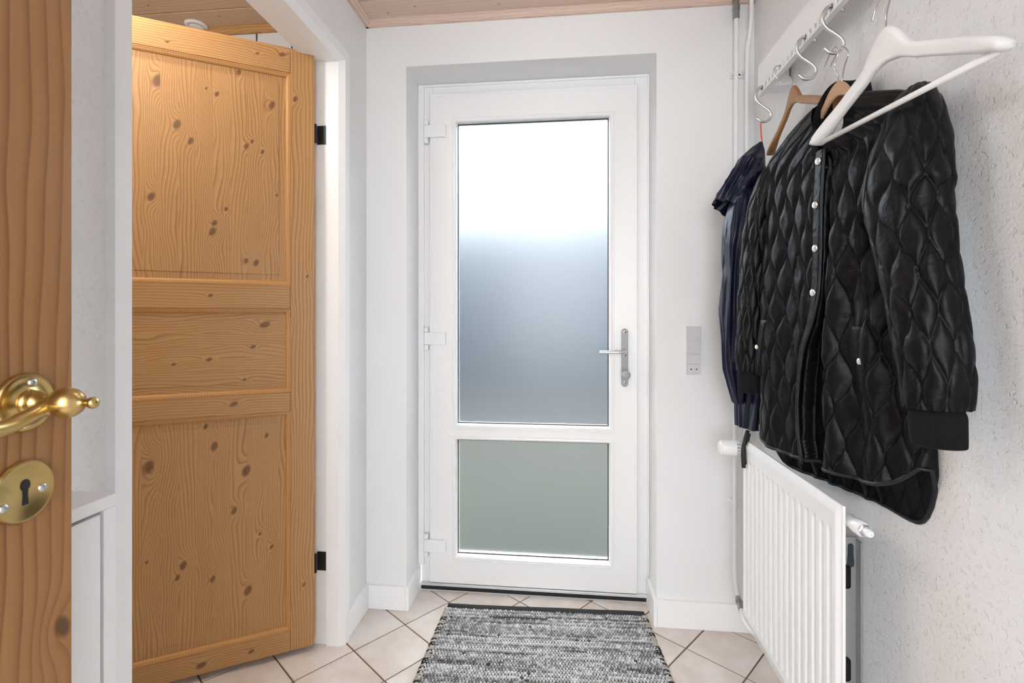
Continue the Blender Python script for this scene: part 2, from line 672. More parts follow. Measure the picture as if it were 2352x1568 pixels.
def planks(parent, x0, x1, y0, y_first, pitch, ylast, pal, tagname):
    edges = [y_first]
    y = y0
    while y > ylast:
        edges.append(y)
        y -= pitch
    for i, (ya, yb) in enumerate(zip(edges[:-1], edges[1:])):
        kn = [(random.uniform(yb + 0.02, ya - 0.02), random.uniform(x0, x1), 0.006) for _ in range(3)] if i < 4 else []
        mat = pine('%s_%d' % (tagname, i), 'CX', kn, 3.3 * i + 0.4, pal, rings=70.0, wav=0.03, rough=0.5, contrast=0.55)
        bm = boxes((x0, x1, yb + 0.0015, ya - 0.0015, ZC, ZC + 0.013), bev=0.0035, seg=1)
        obj('plank', bm, mat, parent)


planks(cei, XL, XR, 1.772, 1.899, 0.128, -0.5, PINE_CEIL, 'whitewashed_pine')
planks(ceb, XB, XL - 0.11, 1.760, 1.899, 0.128, -0.38, PINE_BATH, 'bathroom_ceiling_pine')

# ceiling trims
M['trim_wash'] = pine('washed_trim_pine', 'X', (), 1.0, PINE_CEIL, rings=120, rough=0.5, contrast=0.5)
M['trim_bath'] = pine('bathroom_trim_pine', 'X', (), 2.2, dict(light=(0.52, 0.30, 0.12), dark=(0.36, 0.18, 0.06), knot=(0.2, 0.1, 0.05)), rings=120, rough=0.5)


def trim_bar(name, p0, p1, inward, mat, z0=2.296):
    """small stepped moulding running p0->p1 along wall and ceiling"""
    p0, p1, inward = np.array(p0, float), np.array(p1, float), np.array(inward, float)
    prof = [(0, ZC), (0.024, ZC), (0.024, ZC - 0.006), (0.019, ZC - 0.010), (0.017, ZC - 0.018), (0.010, z0), (0, z0)]
    bm = bmesh.new()
    rows = []
    for p in (p0, p1):
        rows.append([bm.verts.new((p[0] + inward[0] * d, p[1] + inward[1] * d, z)) for d, z in prof])
    n = len(prof)
    for i in range(n):
        j = (i + 1) % n
        bm.faces.new([rows[0][i], rows[0][j], rows[1][j], rows[1][i]])
    bm.faces.new(rows[0])
    bm.faces.new(rows[1][::-1])
    o = obj(name, bm, mat)
    o['kind'] = 'structure'
    return o


trim_bar('trim_1', (XL, YF), (XR, YF), (0, -1), M['trim_wash'])
trim_bar('trim_2', (XL, YB), (XL, YF), (1, 0), M['trim_wash'])
trim_bar('trim_3', (XR, YB), (XR, YF), (-1, 0), M['trim_wash'])
trim_bar('trim_4', (XB, YF - 0.012), (XL - 0.11, YF - 0.012), (0, -1), M['trim_bath'])

# bathroom wall tiles with dark joints
bt = struct('wall_bathroom_tiling', boxes((XB, XL - 0.11, YF - 0.006, YF - 0.0005, 0, 2.31)), M['darkgrout'], 'white tiled bathroom wall seen above the pine door')
tile_me = None
for ix in range(7):
    x0 = -0.942 - 0.150 * (ix + 1)
    for iz in range(8):
        z0 = 0.005 + iz * 0.288
        if tile_me is None:
            o = obj('wall_tile', boxes((0.003, 0.147, -0.006, 0, 0.0015, 0.2865), bev=0.0015, seg=1), M['tilew'], bt)
            tile_me = o.data
        else:
            o = link('wall_tile', tile_me.copy() if False else tile_me, None, bt)
        o.location = (x0, YF - 0.0062, z0)

# baseboards
def baseboard(name, *bxs):
    o = struct(name, boxes(*bxs, bev=0.002, seg=2), M['paint'])
    return o


baseboard('baseboard_far', (XL, -0.6228, YF - 0.013, YF, 0, 0.093), (0.3397, XR, YF - 0.013, YF, 0, 0.100))
baseboard('baseboard_recess', (-0.6226, -0.608, YF - 0.0132, 2.049, 0, 0.0931), (0.3265, 0.3396, YF - 0.0132, 2.049, 0, 0.1001))
baseboard('baseboard_left', (XL, XL + 0.015, 1.705, YF - 0.013, 0, 0.095))
baseboard('baseboard_right', (XR - 0.013, XR, YB, YF - 0.013, 0, 0.095))

# bathroom door frame: reveal, stop and slim casing
fr = tag(empty('trim_5', (XL, 1.24, 0)), 'white painted frame around the bathroom doorway', kind='structure')
L0 = (XL, 1.24, 0)


def lbox(*b, o=L0):
    return (b[0] - o[0], b[1] - o[0], b[2] - o[1], b[3] - o[1], b[4] - o[2], b[5] - o[2])


JY0, JY1, hz = 0.820, 1.6585, 2.042
# section: (x, distance outward from the clear opening)
SEC = [(-0.767, 0.0465), (-0.767, 0.013), (-0.787, 0.0), (-0.832, 0.0), (-0.834, 0.008), (-0.905, 0.010), (-0.905, 0.0465)]


def frame_piece(name, st):
    bm = bmesh.new()
    rows = [[bm.verts.new((x - L0[0], y - L0[1], z)) for x, y, z in ((x,) + st[k](d) for x, d in SEC)] for k in (0, 1)]
    n = len(SEC)
    for i in range(n):
        j = (i + 1) % n
        bm.faces.new([rows[0][i], rows[0][j], rows[1][j], rows[1][i]])
    bm.faces.new(rows[0])
    bm.faces.new(rows[1][::-1])
    obj(name, bm, M['paint'], fr)


_s = (lambda d: (JY0 - d, 0.0), lambda d: (JY0 - d, hz + d), lambda d: (JY1 + d, hz + d), lambda d: (JY1 + d, 0.0))
frame_piece('jamb', _s[0:2])
frame_piece('head_jamb', _s[1:3])
frame_piece('jamb', _s[2:4])
for hzz in (1.790, 0.292):
    # black hinge leaves on the far reveal with knuckle
    bm = bmesh.new()
    box(bm, *lbox(-0.8685, -0.8345, 1.6585 + 0.006, 1.6585 + 0.0095, hzz - 0.033, hzz + 0.033), bev=0.0014, seg=2)
    hp = obj('hinge_plate', bm, M['iron'], fr)
    bm = bmesh.new()
    lathe(bm, (-0.8665 - L0[0], 1.648 - L0[1], hzz - 0.033), (0, 0, 1), [(0, 0.004), (0.001, 0.005), (0.065, 0.005), (0.066, 0.004)], 14)
    obj('knuckle', bm, M['iron'], hp, auto=0.6)

# ------------------------------------------------------------------ glazed entrance door
D1 = (-0.13, 2.05, 0.0)
d1 = tag(empty('door_1', D1), 'white plastic entrance door with two frosted panes at the end of the hall', 'door', kind='structure')


def dl(*b):
    return lbox(*b, o=D1)


def d3(x, z, y):
    return (x - D1[0], y - D1[1], z - D1[2])


FX0, FX1, FZ = -0.6075, 0.3395, 2.134
obj('door_frame', boxes(dl(FX0, -0.561, 2.062, 2.125, 0.025, FZ), dl(0.2815, FX1, 2.062, 2.125, 0.025, FZ), dl(-0.561, 0.2815, 2.062, 2.125, 2.083, FZ), bev=0.003), M['pvc'], d1)
obj('frame_cover_strip', boxes(dl(-0.621, FX0 + 0.012, 2.0545, 2.064, 0.1, FZ + 0.001), dl(FX1 - 0.008, FX1 - 0.0005, 2.056, 2.064, 0.1, FZ + 0.001), dl(FX0 + 0.012, FX1 - 0.008, 2.056, 2.064, FZ - 0.009, FZ + 0.001), bev=0.002), M['pvc'], d1)
LX0, LX1, LZ0, LZ1 = -0.568, 0.289, 0.031, 2.090
GX0, GX1 = -0.4513, 0.1762
GA, GB = (0.7026, 1.9660), (0.1510, 0.6315)
bw = 0.0225
leaf = boxes(dl(LX0, GX0 - bw, 2.05, 2.118, LZ0, LZ1), dl(GX1 + bw, LX1, 2.05, 2.118, LZ0, LZ1),
             dl(GX0 - bw, GX1 + bw, 2.05, 2.118, GA[1] + bw, LZ1), dl(GX0 - bw, GX1 + bw, 2.05, 2.118, GB[1] + bw, GA[0] - bw),
             dl(GX0 - bw, GX1 + bw, 2.05, 2.118, LZ0, GB[0] - bw), bev=0.0)
obj('door_leaf', leaf, M['pvc'], d1)
bm = bmesh.new()
sweep_rect(bm, LX0, LX1, LZ0, LZ1, [(0.0, 2.060), (0.0, 2.0505), (0.0012, 2.0493), (0.010, 2.0493), (0.0105, 2.0505)], d3)
obj('leaf_edge', bm, M['pvc'], d1)
for (z0, z1), nm in ((GA, 'upper'), (GB, 'lower')):
    bm = bmesh.new()
    sweep_rect(bm, GX0 - bw, GX1 + bw, z0 - bw, z1 + bw,
               [(0, 2.052), (0, 2.0475), (0.0015, 2.0460), (0.004, 2.0462), (0.0055, 2.0485), (0.007, 2.0478), (0.011, 2.0470), (0.015, 2.0488), (0.0185, 2.0530), (0.0205, 2.0590), (0.0215, 2.0720)], d3)
    bead = obj('glazing_bead', bm, M['pvc'], d1)
    bm = bmesh.new()
    sweep_rect(bm, GX0 - 0.002, GX1 + 0.002, z0 - 0.002, z1 + 0.002, [(0, 2.0712), (0.0042, 2.0712), (0.0042, 2.0735)], d3)
    obj('gasket', bm, M['black'], bead)
    bm = boxes(dl(GX0 - 0.006, GX1 + 0.006, 2.0735, 2.0775, z0 - 0.006, z1 + 0.006))
    obj('frosted_pane', bm, M['glass_' + nm], d1)
    bm = bmesh.new()
    sweep_rect(bm, GX0 - bw, GX1 + bw, z0 - bw, z1 + bw, [(0, 2.119), (0.012, 2.114), (0.020, 2.100), (0.0215, 2.079)], d3)
    obj('outer_bead', bm, M['pvc'], d1)
obj('threshold', boxes(dl(-0.6065, 0.3260, 2.046, 2.135, 0.0175, 0.0285), bev=0.002), principled('grey_sill_aluminium', (0.62, 0.64, 0.66), 0.35, 0.3), d1)
obj('under_sill_strip', boxes(dl(-0.6065, 0.3260, 2.050, 2.10, 0.0005, 0.0172)), M['black'], d1)  # black strip filling the space below the sill
M['outsill'] = principled('outdoor_sill', (0.55, 0.56, 0.56), 0.4)
# hinges
for hzc in (1.9315, 1.0600, 0.1885):
    bm = bmesh.new()
    hx = -0.5835
    for a, b in ((-0.049, -0.0265), (-0.0255, 0.0255), (0.0265, 0.049)):
        lathe(bm, d3(hx, hzc + a, 2.046), (0, 0, 1), [(0, 0.0085), (0.0012, 0.0105), (b - a - 0.0012, 0.0105), (b - a, 0.0085)], 20)
    hin = obj('hinge', bm, M['white_metal'], d1, auto=0.6)
    bm = boxes(dl(hx + 0.004, -0.5015, 2.0365, 2.050, hzc - 0.0255, hzc + 0.0255), bev=0.0012)
    obj('hinge_arm', bm, M['white_metal'], hin)
    bm = boxes(dl(-0.5055, -0.4985, 2.0355, 2.050, hzc - 0.0265, hzc + 0.0265), bev=0.001)
    obj('end_cap', bm, M['pvc'], hin)
# handle on a long plate
px, pz0, pz1, pr = 0.2400, 0.868, 1.104, 0.0135
pts = [(px + pr * math.cos(t), pz1 - pr + pr * math.sin(t)) for t in np.linspace(0, PI, 13)] + [(px - pr * math.cos(t), pz0 + pr - pr * math.sin(t)) for t in np.linspace(0, PI, 13)]
bm = bmesh.new()
poly_prism(bm, pts, lambda u, v, d: d3(u, v, d), 2.0493, 2.0405)
es = [e for e in bm.edges if all(abs(v.co.y - (2.0405 - D1[1])) < 1e-5 for v in e.verts)]
bmesh.ops.bevel(bm, geom=es, offset=0.002, segments=2, affect='EDGES')
plate = obj('handle_plate', bm, M['hardware'], d1, auto=0.5)
for zz in (1.0895, 0.9960, 0.8850):
    bm = bmesh.new()
    lathe(bm, d3(px, zz, 2.0410), (0, -1, 0), [(0, 0.0042), (0.0008, 0.0042), (0.0010, 0.0030), (0.0003, 0.0026), (0.0003, 0)], 14)
    sc = obj('screw', bm, M['wire'], plate)
    bm = bmesh.new()
    lathe(bm, d3(px, zz, 2.0406), (0, -1, 0), [(0, 0.0024), (0.0006, 0.0024), (0.0006, 0)], 10)
    obj('screw_socket', bm, M['black'], plate)
bm = bmesh.new()
path = catmull([d3(px, 1.0125, 2.041), d3(px, 1.0125, 2.018), d3(px - 0.002, 1.0125, 2.004), d3(px - 0.016, 1.0125, 1.9935), d3(px - 0.045, 1.0115, 1.991), d3(px - 0.105, 1.0105, 1.992)], 6)
rr = np.interp(np.linspace(0, 1, len(path)), [0, 0.15, 0.4, 0.7, 1], [0.0095, 0.0085, 0.0075, 0.0065, 0.0068])
tube(bm, path, rr, 14)
obj('lever_handle', bm, M['satin'], d1, auto=0.7)
bm = bmesh.new()
lathe(bm, d3(px, 0.9200, 2.041), (0, -1, 0), [(0, 0.0085), (0.020, 0.0085), (0.0205, 0.0165), (0.023, 0.0180), (0.036, 0.0180), (0.0385, 0.0165), (0.039, 0.0130), (0.0386, 0)], 32)
obj('lock_knob', bm, M['hardware'], d1, auto=0.5)

# outdoors, seen only as blur through the frosted panes
struct('ground_outdoor', boxes((-9, 9, 2.14, 30, -0.16, -0.12)), principled('wet_paving', (0.014, 0.0133, 0.0115), 0.7, bump=[(4, 0.3, 0.02, 3)]))
struct('lawn_outdoor', boxes((-1.6, 1.4, 2.45, 4.6, -0.12, -0.105)), principled('lawn_green', (0.0095, 0.0125, 0.0108), 0.8, bump=[(60, 0.5, 0.02, 3)]))
struct('wall_outdoor', boxes((-8, 8, 9.0, 9.3, -0.12, 3.3)), principled('blue_grey_timber', (0.0050, 0.0115, 0.0185), 0.7, bump=[(6, 0.2, 0.02, 3)]))


# bumpy tree ridge added beyond the timber to grade the panes' brightness
bm = bmesh.new()
_n = 90
_rows = []
for _i in range(_n + 1):
    _x = -26 + 52 * _i / _n
    _h = 5.8 + 1.5 * float(vnoise(_i * 0.35, 2.0, 5)) + 0.5 * float(vnoise(_i * 1.3, 4.0, 6))
    _d = 0.8 * float(vnoise(_i * 0.6, 7.0, 8))
    _rows.append([bm.verts.new(p) for p in ((_x, 20.0 - _d, -0.12), (_x, 19.4 - _d, 2.0), (_x, 19.8 - _d, _h * 0.75), (_x, 20.6, _h), (_x, 21.6, _h * 0.8), (_x, 21.8, -0.12))])
for _a, _b in zip(_rows[:-1], _rows[1:]):
    for _k in range(5):
        bm.faces.new([_a[_k], _a[_k + 1], _b[_k + 1], _b[_k]])
struct('added_treeline_outdoor', bm, principled('mid_tone_foliage', (0.052, 0.060, 0.066), 0.9, bump=[(3, 0.5, 0.1, 4)]), smooth=True)


# ------------------------------------------------------------------ pine panel doors
def panel_door(root, width, height, z0, stiles, rails, thick, ydir, mats, knots, lam=0.0455, near=False):
    """local X = across from hinge, Z = up; front face at Y=0, body towards -ydir.
    rails = list of (z_low, z_high) from bottom to top; stiles = (left width, right width)"""
    yb = -ydir * thick
    f3 = lambda x, z, d: (x, -ydir * d, z)          # d = depth below the front face

    def fbox(x0, x1, za, zb, d0, d1, bev=0.0012):
        y0, y1 = sorted((-ydir * d0, -ydir * d1))
        return boxes((x0, x1, y0, y1, za, zb), bev=bev, seg=1)
    sl, sr = stiles
    for i, (x0, x1) in enumerate(((-0.003, sl), (width - sr, width))):
        kn = [k for k in knots if x0 - 0.02 < k[0] < x1 + 0.01]
        mt = pine('%s_stile_pine_%d' % (root.name, i), 'Z', kn, 1.3 + 5 * i, mats['pal'], rings=mats.get('rings', 95), wav=0.016, tint=0.12)
        obj('stile', fbox(x0, x1, z0, height, 0, thick), mt, root)
    for i, (za, zb) in enumerate(rails):
        kn = [(k[1], k[0], k[2]) for k in knots if za - 0.02 < k[1] < zb + 0.02 and sl - 0.01 < k[0] < width - sr]
        mt = pine('%s_rail_pine_%d' % (root.name, i), 'X', kn, 2.7 + 3 * i, mats['pal'], rings=mats.get('rings', 110), wav=0.012, tint=0.10)
        obj('rail', fbox(sl + 0.0006, width - sr - 0.0006, za, zb, 0, thick), mt, root)
    mould = mats['mould']
    for i in range(len(rails) - 1):
        za, zb = rails[i][1], rails[i + 1][0]
        x0, x1 = sl, width - sr
        bm = bmesh.new()
        sweep_rect(bm, x0, x1, za, zb, [(0, 0.0), (0, 0.0016), (0.0045, 0.0016), (0.0052, 0.0030), (0.0085, 0.0034), (0.0115, 0.0050), (0.0138, 0.0080), (0.0148, 0.0125)], f3)
        obj('moulding', bm, mould, root)
        pn = empty('panel', (0, 0, 0))
        pn.parent = root
        b = 0.0365                                   # border strip before the raised field
        horiz = (zb - za) < 0.3
        lo, hi = (za, zb) if horiz else (x0, x1)
        cuts = [lo + 0.010, lo + b]
        step = (hi - lo - 2 * b) / max(1, round((hi - lo - 2 * b) / lam))
        c = lo + b
        while c + step < hi - b + 1e-4:
            c += step
            cuts.append(c)
        cuts.append(hi - 0.010)
        for j, (ca, cb) in enumerate(zip(cuts[:-1], cuts[1:])):
            edge = j == 0 or j == len(cuts) - 2
            sd = (j * 7.13 + i * 3.7) % 17
            tint = [0.0, 0.10, 0.02, 0.0, 0.12, 0.04, 0.0, 0.08][(j * 3 + i) % 8]
            bm = bmesh.new()
            if horiz:
                kn = [(k[1], k[0], k[2]) for k in knots if ca - 0.004 < k[1] < cb + 0.004 and x0 < k[0] < x1]
                mt = pine('%s_panel%d_board_%d' % (root.name, i, j), 'X', kn, sd, mats['pal'], rings=100, wav=0.03, tint=tint)
                y0, y1 = sorted((-ydir * 0.0115, -ydir * 0.026))
                box(bm, x0 + 0.010, x1 - 0.010, y0, y1, ca, cb)
                if not edge:
                    y0, y1 = sorted((-ydir * 0.0098, -ydir * 0.016))
                    box(bm, x0 + b, x1 - b, y0, y1, ca, cb)
            else:
                kn = [k for k in knots if ca - 0.004 < k[0] < cb + 0.004 and za < k[1] < zb]
                mt = pine('%s_panel%d_board_%d' % (root.name, i, j), 'Z', kn, sd, mats['pal'], rings=150 if j % 3 else 105, wav=0.022 + 0.007 * (j % 3), tint=tint)
                y0, y1 = sorted((-ydir * 0.0115, -ydir * 0.026))
                box(bm, ca, cb, y0, y1, za + 0.010, zb - 0.010)
                if not edge:
                    y0, y1 = sorted((-ydir * 0.0098, -ydir * 0.016))
                    box(bm, ca, cb, y0, y1, za + b, zb - b)
            obj('panel_board', bm, mt, pn)


M['mould'] = pine('moulding_pine', 'Z', (), 4.4, dict(light=(0.56, 0.31, 0.115), dark=(0.40, 0.18, 0.055), knot=(0.1, 0.05, 0.02)), rings=150, wav=0.01)
d2 = tag(empty('door_2', (-0.8626, 1.6285, 0), math.atan2(-0.2565, -0.423)), 'honey pine panel door standing open into the bathroom', 'door', kind='structure')
KN2 = [
    # stile and rails
    (0.058, 1.890, 0.011), (0.020, 1.290, 0.007), (0.030, 0.235, 0.008), (0.098, 2.033, 0.012), (0.172, 2.020, 0.007), (0.305, 1.219, 0.008), (0.240, 0.868, 0.013), (0.420, 2.000, 0.006),
    (0.190, 0.052, 0.010), (0.330, 0.048, 0.016), (0.076, 1.157, 0.009),
    # upper panel
    (0.130, 1.860, 0.017), (0.396, 1.752, 0.016), (0.445, 1.880, 0.022), (0.318, 1.880, 0.006), (0.226, 1.952, 0.009), (0.288, 1.868, 0.010), (0.205, 1.712, 0.011), (0.188, 1.730, 0.008), (0.157, 1.700, 0.009),
    (0.360, 1.706, 0.013), (0.462, 1.520, 0.015), (0.262, 1.500, 0.008), (0.295, 1.452, 0.012), (0.300, 1.425, 0.016), (0.176, 1.330, 0.012), (0.205, 1.335, 0.009), (0.115, 1.560, 0.006),
    # middle panel
    (0.185, 1.052, 0.009), (0.310, 1.014, 0.009), (0.405, 1.003, 0.007), (0.150, 1.125, 0.016), (0.210, 0.945, 0.007),
    # lower panel
    (0.296, 0.735, 0.015), (0.205, 0.645, 0.019), (0.145, 0.755, 0.009), (0.470, 0.690, 0.022), (0.300, 0.310, 0.012), (0.380, 0.370, 0.015), (0.395, 0.335, 0.010), (0.130, 0.380, 0.009),
    (0.240, 0.520, 0.012), (0.165, 0.430, 0.007), (0.200, 0.250, 0.018), (0.474, 0.400, 0.006), (0.320, 0.800, 0.009)]
panel_door(d2, 0.822, 2.060, 0.020, (0.0725, 0.110), [(0.020, 0.088), (0.832, 0.896), (1.178, 1.257), (1.976, 2.060)], 0.040, 1, dict(pal=PINE, mould=M['mould']), KN2)

d3r = tag(empty('door_3', (-0.4983, -0.3100, 0), math.atan2(0.9974, -0.0715)), 'orange pine door at the left edge with brass lever and keyhole plate', 'door', kind='structure')
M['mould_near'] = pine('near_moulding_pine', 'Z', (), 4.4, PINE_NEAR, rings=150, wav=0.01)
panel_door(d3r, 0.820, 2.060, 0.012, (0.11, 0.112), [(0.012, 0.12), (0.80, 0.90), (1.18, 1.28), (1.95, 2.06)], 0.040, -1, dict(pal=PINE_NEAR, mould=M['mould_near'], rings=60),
           [(0.808, 0.806, 0.014)], lam=0.09)


# brass furniture on the near door (local: X to free edge, -Y out towards the hall)
def d3p(x, z, out):
    return (x, -out, z)


RX, RZ = 0.765, 1.0625        # spindle centre
hd = empty('lever_set')
hd.parent = d3r
bm = bmesh.new()
lathe(bm, d3p(RX, RZ, 0), (0, -1, 0), [(0, 0.0300), (0.0030, 0.0300), (0.0050, 0.0285), (0.0052, 0.0262), (0.0036, 0.0240), (0.0038, 0.0170), (0.0060, 0.0140), (0.0065, 0.0120), (0.0065, 0)], 48)
obj('rose', bm, M['brass'], hd, auto=0.7)
for sx, sz in ((0.006, 0.0195), (-0.006, -0.0195)):
    bm = bmesh.new()
    lathe(bm, d3p(RX + sx, RZ + sz, 0.0035), (0, -1, 0), [(0, 0.0048), (0.0012, 0.0046), (0.0026, 0.0030), (0.0030, 0)], 16)
    obj('screw', bm, M['steel'], hd, auto=0.9)
bm = bmesh.new()
lathe(bm, d3p(RX, RZ, 0.0045), (0, -1, 0), [(0, 0.0130), (0.003, 0.0135), (0.006, 0.0125), (0.008, 0.0105), (0.010, 0.0118), (0.0125, 0.0112), (0.015, 0.0090), (0.024, 0.0086), (0.027, 0.0100), (0.0300, 0.0112),
      (0.0335, 0.0135), (0.0380, 0.0150), (0.0430, 0.0154), (0.0480, 0.0145), (0.0525, 0.0118), (0.0555, 0.0082), (0.0575, 0.0050), (0.0610, 0.0036), (0.0640, 0.0040), (0.0670, 0.0056), (0.0700, 0.0060), (0.0730, 0.0046), (0.0742, 0)], 36)
obj('neck', bm, M['brass'], hd, smooth=True)
bm = bmesh.new()
path = catmull([d3p(RX - 0.002, RZ - 0.003, 0.032), d3p(RX - 0.014, RZ - 0.005, 0.032), d3p(RX - 0.030, RZ - 0.010, 0.033), d3p(RX - 0.055, RZ - 0.015, 0.036), d3p(RX - 0.085, RZ - 0.012, 0.038), d3p(RX - 0.115, RZ - 0.004, 0.038)], 6)
rr = np.interp(np.linspace(0, 1, len(path)), [0, 0.08, 0.12, 0.2, 0.5, 1], [0.0085, 0.0085, 0.0092, 0.0070, 0.0075, 0.0095])
tube(bm, path, rr, 18)
obj('lever', bm, M['brass'], hd, smooth=True)
KX, KZ = 0.7635, 0.9715
ks = empty('keyhole_plate')
ks.parent = d3r
bm = bmesh.new()
lathe(bm, d3p(KX, KZ, 0), (0, -1, 0), [(0, 0.0315), (0.0028, 0.0315), (0.0046, 0.0300), (0.0048, 0.0280), (0.0034, 0.0255), (0.0032, 0)], 48)
obj('escutcheon', bm, M['brass'], ks, auto=0.7)
bm = bmesh.new()
pts = [(0.0052 * math.cos(t), 0.0065 + 0.0062 * math.sin(t)) for t in np.linspace(-0.95, PI + 0.95, 16)] + [(-0.0026, -0.004), (-0.0034, -0.0135), (0.0034, -0.0135), (0.0026, -0.004)]
poly_prism(bm, [(KX + 0.0005 + u, KZ + v) for u, v in pts], lambda u, v, d: d3p(u, v, d), 0.0015, 0.0036)
obj('keyhole', bm, M['black'], ks)  # solid black plate, its colour stands for the dark inside the hole
for sx, sz in ((0.0185, -0.002), (-0.0205, -0.010)):
    bm = bmesh.new()
    lathe(bm, d3p(KX + sx, KZ + sz, 0.0030), (0, -1, 0), [(0, 0.0048), (0.0012, 0.0046), (0.0026, 0.0030), (0.0030, 0)], 16)
    obj('screw', bm, M['steel'], ks, auto=0.9)

# ================================================================== THINGS
# ------------------------------------------------------------------ hook rail
RXF, RT = 0.6165, 0.014               # front plane, board thickness
RY0, RY1, RZ0, RZ1 = 0.560, 1.6705, 1.8575, 1.9545
HZ, PITCH, HY0 = 1.8715, 0.02554, 1.638
rail = tag(empty('hook_rail', (XR, 1.2, RZ0)), 'white perforated hook rail mounted high on the right wall', 'rack')
R0 = (XR, 1.2, RZ0)


def holed_board():
    bm = bmesh.new()
    r = 0.0088
    ys = []
    k = 0
    while HY0 - PITCH * k > RY0 + 0.02:
        ys.append(HY0 - PITCH * k)
        k += 1
    n = 16
    half = PITCH / 2
    zlo, zhi = HZ - half, HZ + half
    X0, X1 = RXF - R0[0], RXF + RT - R0[0]

    def V(x, y, z): return bm.verts.new((x, y - R0[1], z - R0[2]))
    for y in ys:
        for x in (X0, X1):
            pass
        cf = [V(X0, y + r * math.cos(2 * PI * i / n), HZ + r * math.sin(2 * PI * i / n)) for i in range(n)]
        cb = [V(X1, y + r * math.cos(2 * PI * i / n), HZ + r * math.sin(2 * PI * i / n)) for i in range(n)]
        cm = [V(X0 + 0.001, y + (r - 0.0010) * math.cos(2 * PI * i / n), HZ + (r - 0.0010) * math.sin(2 * PI * i / n)) for i in range(n)]
        sq = []
        for i in range(n):
            c, s = math.cos(2 * PI * i / n), math.sin(2 * PI * i / n)
            m = max(abs(c), abs(s))
            sq.append((y + half * c / m, HZ + half * s / m))
        sf = [V(X0, a, b) for a, b in sq]
        sb = [V(X1, a, b) for a, b in sq]
        for i in range(n):
            j = (i + 1) % n
            bm.faces.new([cf[i], cf[j], sf[j], sf[i]])
            bm.faces.new([cf[i], cm[i], cm[j], cf[j]])
            bm.faces.new([cm[i], cb[i], cb[j], cm[j]])
            bm.faces.new([cb[i], sb[i], sb[j], cb[j]])
    ya, yb_ = ys[-1] - half, ys[0] + half
    for (y0, y1, z0, z1) in ((RY0, RY1, zhi, RZ1), (RY0, RY1, RZ0, zlo), (RY0, ya, zlo, zhi), (yb_, RY1, zlo, zhi)):
        g = bmesh.ops.create_cube(bm, size=1.0)
        for v in g['verts']:
            v.co = Vector(((X0 + X1) / 2 + v.co.x * (X1 - X0), (y0 + y1) / 2 - R0[1] + v.co.y * (y1 - y0), (z0 + z1) / 2 - R0[2] + v.co.z * (z1 - z0)))
    return bm


obj('board', holed_board(), M['cab'], rail)
for yb0 in (1.595, 0.72):
    # wall bracket with a notched profile
    pr_ = [(XR - 0.0005, 1.858), (RXF + RT, 1.858), (RXF + RT, 1.935), (XR - 0.0005, 1.935), (XR - 0.0005, 1.915), (XR - 0.009, 1.905), (XR - 0.009, 1.886), (XR - 0.0005, 1.878)]
    bm = bmesh.new()
    poly_prism(bm, [(a - R0[0], b - R0[2]) for a, b in pr_], lambda u, v, d: (u, d - R0[1], v), yb0, yb0 + 0.055)
    obj('bracket', bm, M['cab'], rail)

# S hooks
K_ = 0.9633
HP = [(0.669, 1.890), (0.656, 1.897), (0.645, 1.902), (0.634, 1.900), (0.6255, 1.891), (0.6205, 1.8785), (0.6212, 1.863), (0.630, 1.849), (0.645, 1.8375), (0.6590, 1.826), (0.6672, 1.814), (0.6680, 1.803), (0.662, 1.7935), (0.6525, 1.7885), (0.6420, 1.7885), (0.632, 1.7930), (0.6240, 1.8005)]
HP = [(x * K_, 1.15 + (z - 1.15) * K_) for x, z in HP]
hk = empty('coat_hook', (HP[3][0], HY0, HZ))
bm = bmesh.new()
path = catmull([(x - HP[3][0], 0, z - HZ) for x, z in HP], 5)
tube(bm, path, 0.0042, 14)
me_hook = obj('hook_wire', bm, M['satin'], hk, smooth=True)
for p in (path[0], path[-1]):
    bm = bmesh.new()
    lathe(bm, p, (path[-1] - path[-4]) if p is path[-1] else (path[0] - path[3]), [(-0.0015, 0.0043), (0.0006, 0.0040), (0.0012, 0.0028), (0.0013, 0)], 12)
    obj('hook_tip', bm, M['steel'], hk, smooth=True)
hook_spec = [(0, 'S-shaped satin metal coat hook at the far end of the rail holding a red loop'),
             (11, 'empty S-shaped satin metal coat hook between two hangers on the rail'),
             (16, 'S-shaped satin metal coat hook carrying two wire hanger hooks above the black jacket'),
             (24, 'S-shaped satin metal coat hook at the upper frame edge holding the white hanger')]
for i, (k, lb) in enumerate(hook_spec):
    o = hk if i == 0 else copy_tree(hk)
    o.location = (HP[3][0], HY0 - PITCH * k, HZ)
    tag(o, lb, 'hook', 'coat hooks on the rail')


